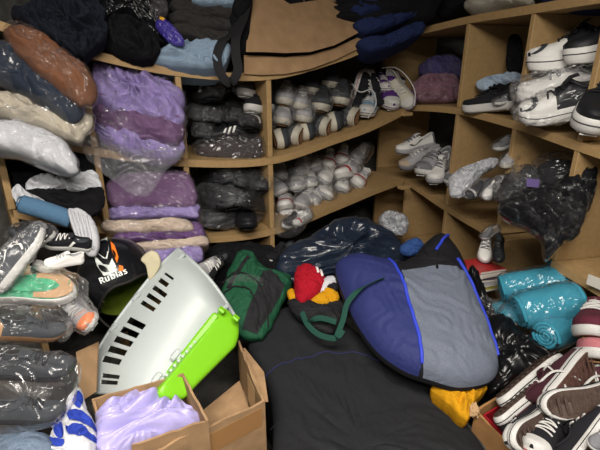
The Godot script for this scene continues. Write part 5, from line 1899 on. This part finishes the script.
	garment("plastic_bag", clear, "torn clear film end sticking out by the towels", "plastic bag", [478, 298, 486, 296, 498, 302, 512, 312, 518, 326, 508, 320, 496, 310, 484, 306], 1.52, 0, -0.001, 0.015, 0.01, {"n": 50, "k": 12, "amp": 0.010, "freq": 28.0, "ridged": true, "seed_": 141})
	# beyond the last upright
	mb = MB.new()
	mb.box(Transform3D(Basis(Vector3.UP, -1.1), U(597, 283, 1.36)), Vector3(0.06, 0.035, 0.002), 0.0006)
	solo(mb, "paper_label", mat("white_paper", rgb(188, 184, 176), 0.8), "white paper tag stuck under the far right board", "label")
	toward(look.vulc_burgundy, 590, 327, 1.20, 14, -8, [-0.3, 0.9, 0.3], "burgundy canvas shoe with white sole by the far right upright", "", null, 0.25)
	toward(look.vulc_pink, 595, 350, 1.18, 12, -10, [-0.3, 0.9, 0.3], "dusty pink canvas shoe below the burgundy one", "", null, 0.25)

# ---- shoe pile at the left
func build_left_shoes() -> void:
	shoe(look.side_wave, [-6, 288, 1.10], [42, 228, 1.16], 0, [-0.77, 0.63, 0.5], "charcoal sneaker with white wave line in a hazy bag", "", milky, "shoe", 0.25)
	shoe(look.side_stripes, [14, 236, 1.26], [52, 236, 1.20], 0, [-0.5, 0.7, 0.6], "black sneaker with three white stripes in the left shoe pile", "", clear, "shoe", 0.25)
	shoe(look.side_line, [92, 246, 1.25], [42, 240, 1.21], 0, [0.1, 0.7, 0.7], "black sneaker with thick white sole, heel towards the helmet")
	shoe(look.white_plain, [84, 258, 1.20], [44, 264, 1.14], 0, [0.0, 0.8, 0.6], "white leather sneaker between black sneaker and green sole", "", null, "shoe", 0.22)
	shoe(look.white_plain, [60, 276, 1.20], [34, 262, 1.20], 0, [0.0, 0.9, 0.5], "white sneaker buried under the green soled shoe", "", null, "shoe", 0.2)
	# upturned shoe with green sole and tan toe
	var t := shoe(look.green_sole, [-26, 294, 1.14], [76, 290, 1.20], 0, [0.06, -0.55, -0.95], "upturned white shoe with green sole and tan toe", "", null, "shoe", 0.28)
	var mb := MB.new()
	var p := PackedVector3Array()
	for i in 9:
		var q := lerpf(0.62, 0.99, i / 8.0)
		var w := half_width(q) * 0.86
		for j in 7:
			p.append(Vector3(q * SL, -0.0065 + spring(q), mid_line(q) + w * (j / 3.0 - 1.0)))
	mb.grid(p, 7, 9)
	part(mb, "toe_tread", mats["tan_rubber"], t, Vector3.ZERO)
	mb = MB.new()
	p = PackedVector3Array()
	for i in 11:
		var q := lerpf(0.42, 0.86, i / 10.0)
		var w := half_width(q) * 0.5 * sqrt(maxf(0.02, 1.0 - pow(maxf(0.0, (q - 0.6) / 0.26), 2.0)))
		for j in 7:
			p.append(Vector3(q * SL, -0.009 + spring(q), mid_line(q) + w * (j / 3.0 - 1.0)))
	mb.grid(p, 7, 11)
	part(mb, "green_pad", mats["green_rubber"], t, Vector3.ZERO)
	var s := soft([-20, 268, 20, 266, 60, 268, 82, 276, 88, 292, 84, 310, 60, 318, 20, 316, -20, 316], 1.10, 0.0006, -0.001, 0.02, 0.09, {"n": 190, "e": 4.0, "amp": 0.008, "freq": 20.0, "ridged": true, "seed_": 151})
	solo(s.shell(44), "plastic_bag", clear, "clear film bag around the upturned green soled shoe", "plastic bag")
	shoe(look.gum_grey, [-6, 330, 1.02], [66, 330, 1.12], 0, [0.0, 0.8, 0.6], "slate suede shoe with gum sole in clear film", "", clear, "shoe", 0.25)
	shoe(look.orange_toe, [72, 300, 1.28], [90, 326, 1.16], 0, [-0.5, 0.5, 0.6], "pale shoe with orange toe in clear film by the carrier", "", clear, "shoe", 0.2)
	shoe(look.grey_beige, [60, 340, 1.16], [74, 318, 1.22], 0, [0.4, 0.6, 0.6], "grey and beige shoe squeezed beside the orange toed one", "", clear, "shoe", 0.2)
	shoe(look.black_gum, [-14, 366, 1.00], [74, 366, 1.06], 0, [0.1, 0.9, 0.5], "charcoal shoe in very glossy film, upper of the bottom pair", "", null, "shoe", 0.25)
	shoe(look.black_gum, [-16, 412, 0.93], [66, 410, 1.00], 0, [0.1, 0.9, 0.4], "charcoal shoe with tan sole in very glossy film, lowest", "", null, "shoe", 0.25)
	s = soft([-24, 352, 10, 346, 44, 350, 72, 356, 80, 372, 74, 392, 64, 414, 44, 424, 10, 428, -24, 430], 0.93, 0.0004, -0.0012, 0.03, 0.10, {"n": 190, "e": 4.0, "amp": 0.014, "freq": 11.0, "ridged": true, "seed_": 152})
	solo(s.shell(44), "plastic_bag", clear, "glossy crumpled clear bag around the two charcoal shoes", "plastic bag")
	garment("jeans", cloth("washed_denim", rgb(112, 128, 148)), "washed blue denim under the glossy bagged shoes", "clothing", [-20, 440, 10, 434, 36, 432, 52, 440, 58, 470, 30, 490, -20, 490], 0.93, 0, -0.001, 0.04, 0.10, {"amp": 0.006, "seed_": 153})
	# white and blue scarf
	var sc := soft([72, 392, 79, 386, 84, 396, 88, 412, 95, 424, 97, 446, 90, 470, 60, 472, 46, 456, 52, 432, 62, 412], 0.99, 0.0004, -0.0016, 0.035, 0.06, {"n": 150, "amp": 0.008, "freq": 20.0, "ang": 1.0, "seed_": 154})
	var body := sc.shell(34)
	t = thing("scarf", "white scarf with royal blue stripes bundled before the carton", "clothing", body.base())
	part(body, "cloth", cloth("scarf_white", rgb(220, 222, 228)), t)
	var blue := cloth("scarf_blue", rgb(50, 72, 176))
	for w in [[[80, 396], [84, 402], [82, 414], [76, 412], [74, 406]], [[68, 418], [78, 416], [88, 420], [96, 428], [96, 434], [84, 430], [72, 426]], [[56, 424], [60, 420], [64, 430], [66, 442], [60, 444], [55, 436]], [[68, 434], [80, 432], [90, 438], [97, 440], [96, 446], [84, 444], [72, 442]], [[50, 440], [58, 444], [66, 446], [64, 452], [52, 450]]]:
		var poly := PackedVector2Array()
		for q in w:
			poly.append(Vector2(q[0], q[1]))
		part(sc.patch(spline(poly, 30), 0.004, 1.3), "blue_stripe", blue, t)
	# the low cupboard that carries the pile
	mb = MB.new()
	mb.box(Transform3D(Basis(Vector3.UP, 0.25), Vector3(-0.86, 0.26, -0.80)), Vector3(0.42, 0.52, 0.5), 0.006)
	t = thing("low_cabinet", "low dark cabinet under the left shoe pile", "cabinet", Vector3(-0.86, 0, -0.80))
	part(mb, "body", mat("dark_cabinet", rgb(70, 64, 60), 0.7, "fine_tint", "", 3.0), t)
	mb = MB.new()
	mb.box(Transform3D(Basis(Vector3.UP, 0.25), Vector3(-0.86, 0.53, -0.80)), Vector3(0.44, 0.02, 0.52), 0.004)
	part(mb, "top", mat("dark_cabinet", rgb(70, 64, 60), 0.7, "fine_tint", "", 3.0), t)

# ---- carton of sneakers at the right
func build_right_box() -> void:
	var card := card_mat("pale_cardboard", rgb(170, 128, 84))
	var redm := mat("red_card", rgb(178, 30, 44), 0.6, "fine_tint", "", 3.0)
	var h := 0.42
	var l0 := ground(475, 410, h)
	var e1 := (ground(560, 355, h) - l0).normalized()
	var e2 := (ground(515, 450, h) - l0).normalized()
	var b := l0 + e1 * 0.44
	var c := b + e2 * 0.40
	var d := l0 + e2 * 0.40
	var m := (l0 + c) * 0.5
	var t := thing("cardboard_box", "open brown carton with red edge, full of canvas sneakers", "box", Vector3(m.x, 0, m.z))
	part(wall_panel(l0, b, 0.006, h, h, m, 0.007, 0.006, 21), "back_wall", card, t)
	part(wall_panel(b, c, 0.006, h - 0.06, h - 0.08, m, 0.007, 0.006, 22), "side_wall", card, t)
	part(wall_panel(c, d, 0.006, h - 0.06, h - 0.02, m, 0.007, 0.006, 23), "front_wall", card, t)
	part(wall_panel(d, l0, 0.006, h - 0.005, h - 0.004, m, 0.007, 0.006, 24), "side_wall", card, t)
	var mb := MB.new()
	mb.panel(Vector3(l0.x, 0.0, l0.z), Vector3(b.x, 0.0, b.z), Vector3(c.x, 0.0, c.z), Vector3(d.x, 0.0, d.z), Vector3(0, 0.006, 0))
	part(mb, "bottom", card, t)
	# red box standing inside
	var q0 := l0 + e1 * 0.016 + e2 * 0.02
	var rb := thing("shoe_box", "red shoe box rim showing inside the sneaker carton", "box", Vector3(q0.x, 0.008, q0.z))
	var q1 := q0 + e1 * 0.36
	var q2 := q1 + e2 * 0.3
	var q3 := q0 + e2 * 0.3
	for w in [[q0, q1, "back_wall"], [q1, q2, "side_wall"], [q2, q3, "front_wall"], [q3, q0, "side_wall"]]:
		part(wall_panel(w[0], w[1], 0.012, h - 0.008, h - 0.008, m, 0.004, 0.003, 25), w[2], redm, rb)
	mb = MB.new()
	mb.panel(Vector3(q0.x, 0.008, q0.z), Vector3(q1.x, 0.008, q1.z), Vector3(q2.x, 0.008, q2.z), Vector3(q3.x, 0.008, q3.z), Vector3(0, 0.004, 0))
	part(mb, "bottom", redm, rb)
	mb = MB.new()
	var torn := soft([470, 408, 474, 402, 478, 406, 480, 412, 476, 418, 471, 416], 1.24, 0, 0, 0.004, 0.006, {"n": 40, "jag": 0.25, "amp": 0.004, "freq": 60.0, "ridged": true, "seed_": 161})
	part(torn.shell(8), "torn_corner", mat("torn_card", rgb(172, 142, 106), 0.95), t)
	# sneakers
	shoe(look.vulc_maroon, [504, 410, 1.22], [562, 359, 1.31], 0, [0.64, -0.64, 0.28], "maroon sneaker on edge along the carton's back wall")
	shoe(look.vulc_maroon, [500, 428, 1.15], [552, 384, 1.22], 0, [0.64, -0.64, 0.22], "maroon sneaker on edge with black heel next to the red rim")
	var s := shoe(look.vulc_brown, [540, 402, 1.13], [588, 354, 1.24], 0, [-0.15, 0.05, -1], "canvas sneaker turned up, reddish brown sole, white laces across it")
	shoe(look.vulc_dark, [614, 388, 1.10], [541, 408, 1.07], 0, [0.05, -0.25, -1], "canvas sneaker turned up, dark brown sole lying crosswise")
	shoe(look.vulc_dark, [548, 408, 1.14], [510, 444, 1.02], 0, [0.2, -0.1, -1], "canvas sneaker turned up, dark sole by the red rim")
	shoe(look.canvas_black, [566, 428, 1.12], [530, 450, 0.99], 0, [-0.2, 0.9, 0.3], "black canvas sneaker with white toe at the carton's front")
	shoe(look.vulc_dark, [566, 462, 0.98], [612, 408, 1.04], 0, [-0.35, 0.25, -1], "canvas sneaker turned up, white edged sole beside the black canvas sneaker")
	shoe(look.grey_beige, [620, 430, 0.96], [590, 446, 0.93], 0, [0, 0.8, 0.6], "grey and beige sneaker at the carton's outer corner")
	shoe(look.vulc_brown, [604, 395, 1.18], [596, 362, 1.22], 0, [0.5, 0.2, 0.5], "maroon sneaker with white laces against the far right shelf")
	for w in [[538, 384, 1.17, 552, 372, 1.16, 566, 372, 1.15, 580, 380, 1.16], [536, 380, 1.18, 552, 388, 1.14, 568, 390, 1.13, 576, 398, 1.12], [548, 366, 1.20, 560, 378, 1.15, 570, 394, 1.11, 578, 398, 1.11], [578, 398, 1.11, 586, 384, 1.14, 596, 376, 1.16, 606, 378, 1.17]]:
		mb = MB.new()
		mb.tube(path3(w, 24), 0.0038, 6, 0.6)
		part_world(mb, "loose_lace", mats["white_rubber"], s)

func _ready() -> void:
	var cam := Camera3D.new()
	cam.name = "camera"
	add_child(cam)
	cam.position = CO
	cam.rotation_degrees = Vector3(-PITCH, 0, 0)
	cam.fov = 2.0 * rad_to_deg(atan(225.0 / F))
	cam.near = 0.02
	cam.current = true
	CB = Basis(Vector3.RIGHT, -deg_to_rad(PITCH))
	var we := WorldEnvironment.new()
	we.name = "environment"
	var env := Environment.new()
	env.background_mode = Environment.BG_COLOR
	env.background_color = Color(0, 0, 0)
	env.tonemap_mode = Environment.TONE_MAPPER_LINEAR
	env.tonemap_exposure = 1.3
	env.sdfgi_enabled = true
	env.ssao_enabled = true
	env.ssil_enabled = true
	we.environment = env
	add_child(we)
	noise.seed = 77
	noise.noise_type = FastNoiseLite.TYPE_SIMPLEX_SMOOTH
	noise.frequency = 1.0
	noise.fractal_octaves = 2
	# the ceiling fitting: a fluorescent panel over the aisle
	var lamp_at := Vector3(-0.1, 2.24, -0.12)
	var al := AreaLight3D.new()
	al.name = "ceiling_light"
	al.area_size = Vector2(1.2, 0.12)
	al.light_color = Color(1.0, 0.97, 0.93)
	al.light_energy = 4.0
	al.area_range = 8.0
	al.shadow_enabled = true
	al.position = lamp_at + Vector3(0, -0.075, 0)
	al.rotation_degrees = Vector3(-90, 0, 0)
	add_child(al)
	var lamp_b := Vector3(0.1, 2.24, 0.75)
	var bl := al.duplicate() as AreaLight3D
	bl.name = "ceiling_light_001"
	bl.position = lamp_b + Vector3(0, -0.075, 0)
	bl.light_energy = 3.6
	add_child(bl)
	make_textures()
	build_room()
	build_lamp(lamp_at, "long white fluorescent ceiling fitting over the heap of bags")
	build_lamp(lamp_b, "long white fluorescent ceiling fitting nearer the room's front wall")
	build_units()
	build_content()

func build_lamp(p: Vector3, label: String) -> void:
	var t := thing("ceiling_lamp", label, "lamp", p)
	var mb := MB.new()
	mb.box(Transform3D(Basis.IDENTITY, p + Vector3(0, 0.02, 0)), Vector3(1.26, 0.08, 0.18), 0.006)
	part(mb, "housing", mat("lamp_white", rgb(225, 225, 222), 0.5), t)
	mb = MB.new()
	mb.box(Transform3D(Basis.IDENTITY, p + Vector3(0, -0.03, 0)), Vector3(1.2, 0.02, 0.12), 0.004)
	var m := mat("lamp_glow", rgb(255, 250, 240), 0.5)
	m.emission_enabled = true
	m.emission = Color(1.0, 0.97, 0.93)
	m.emission_energy_multiplier = 8.0
	part(mb, "diffuser", m, t)
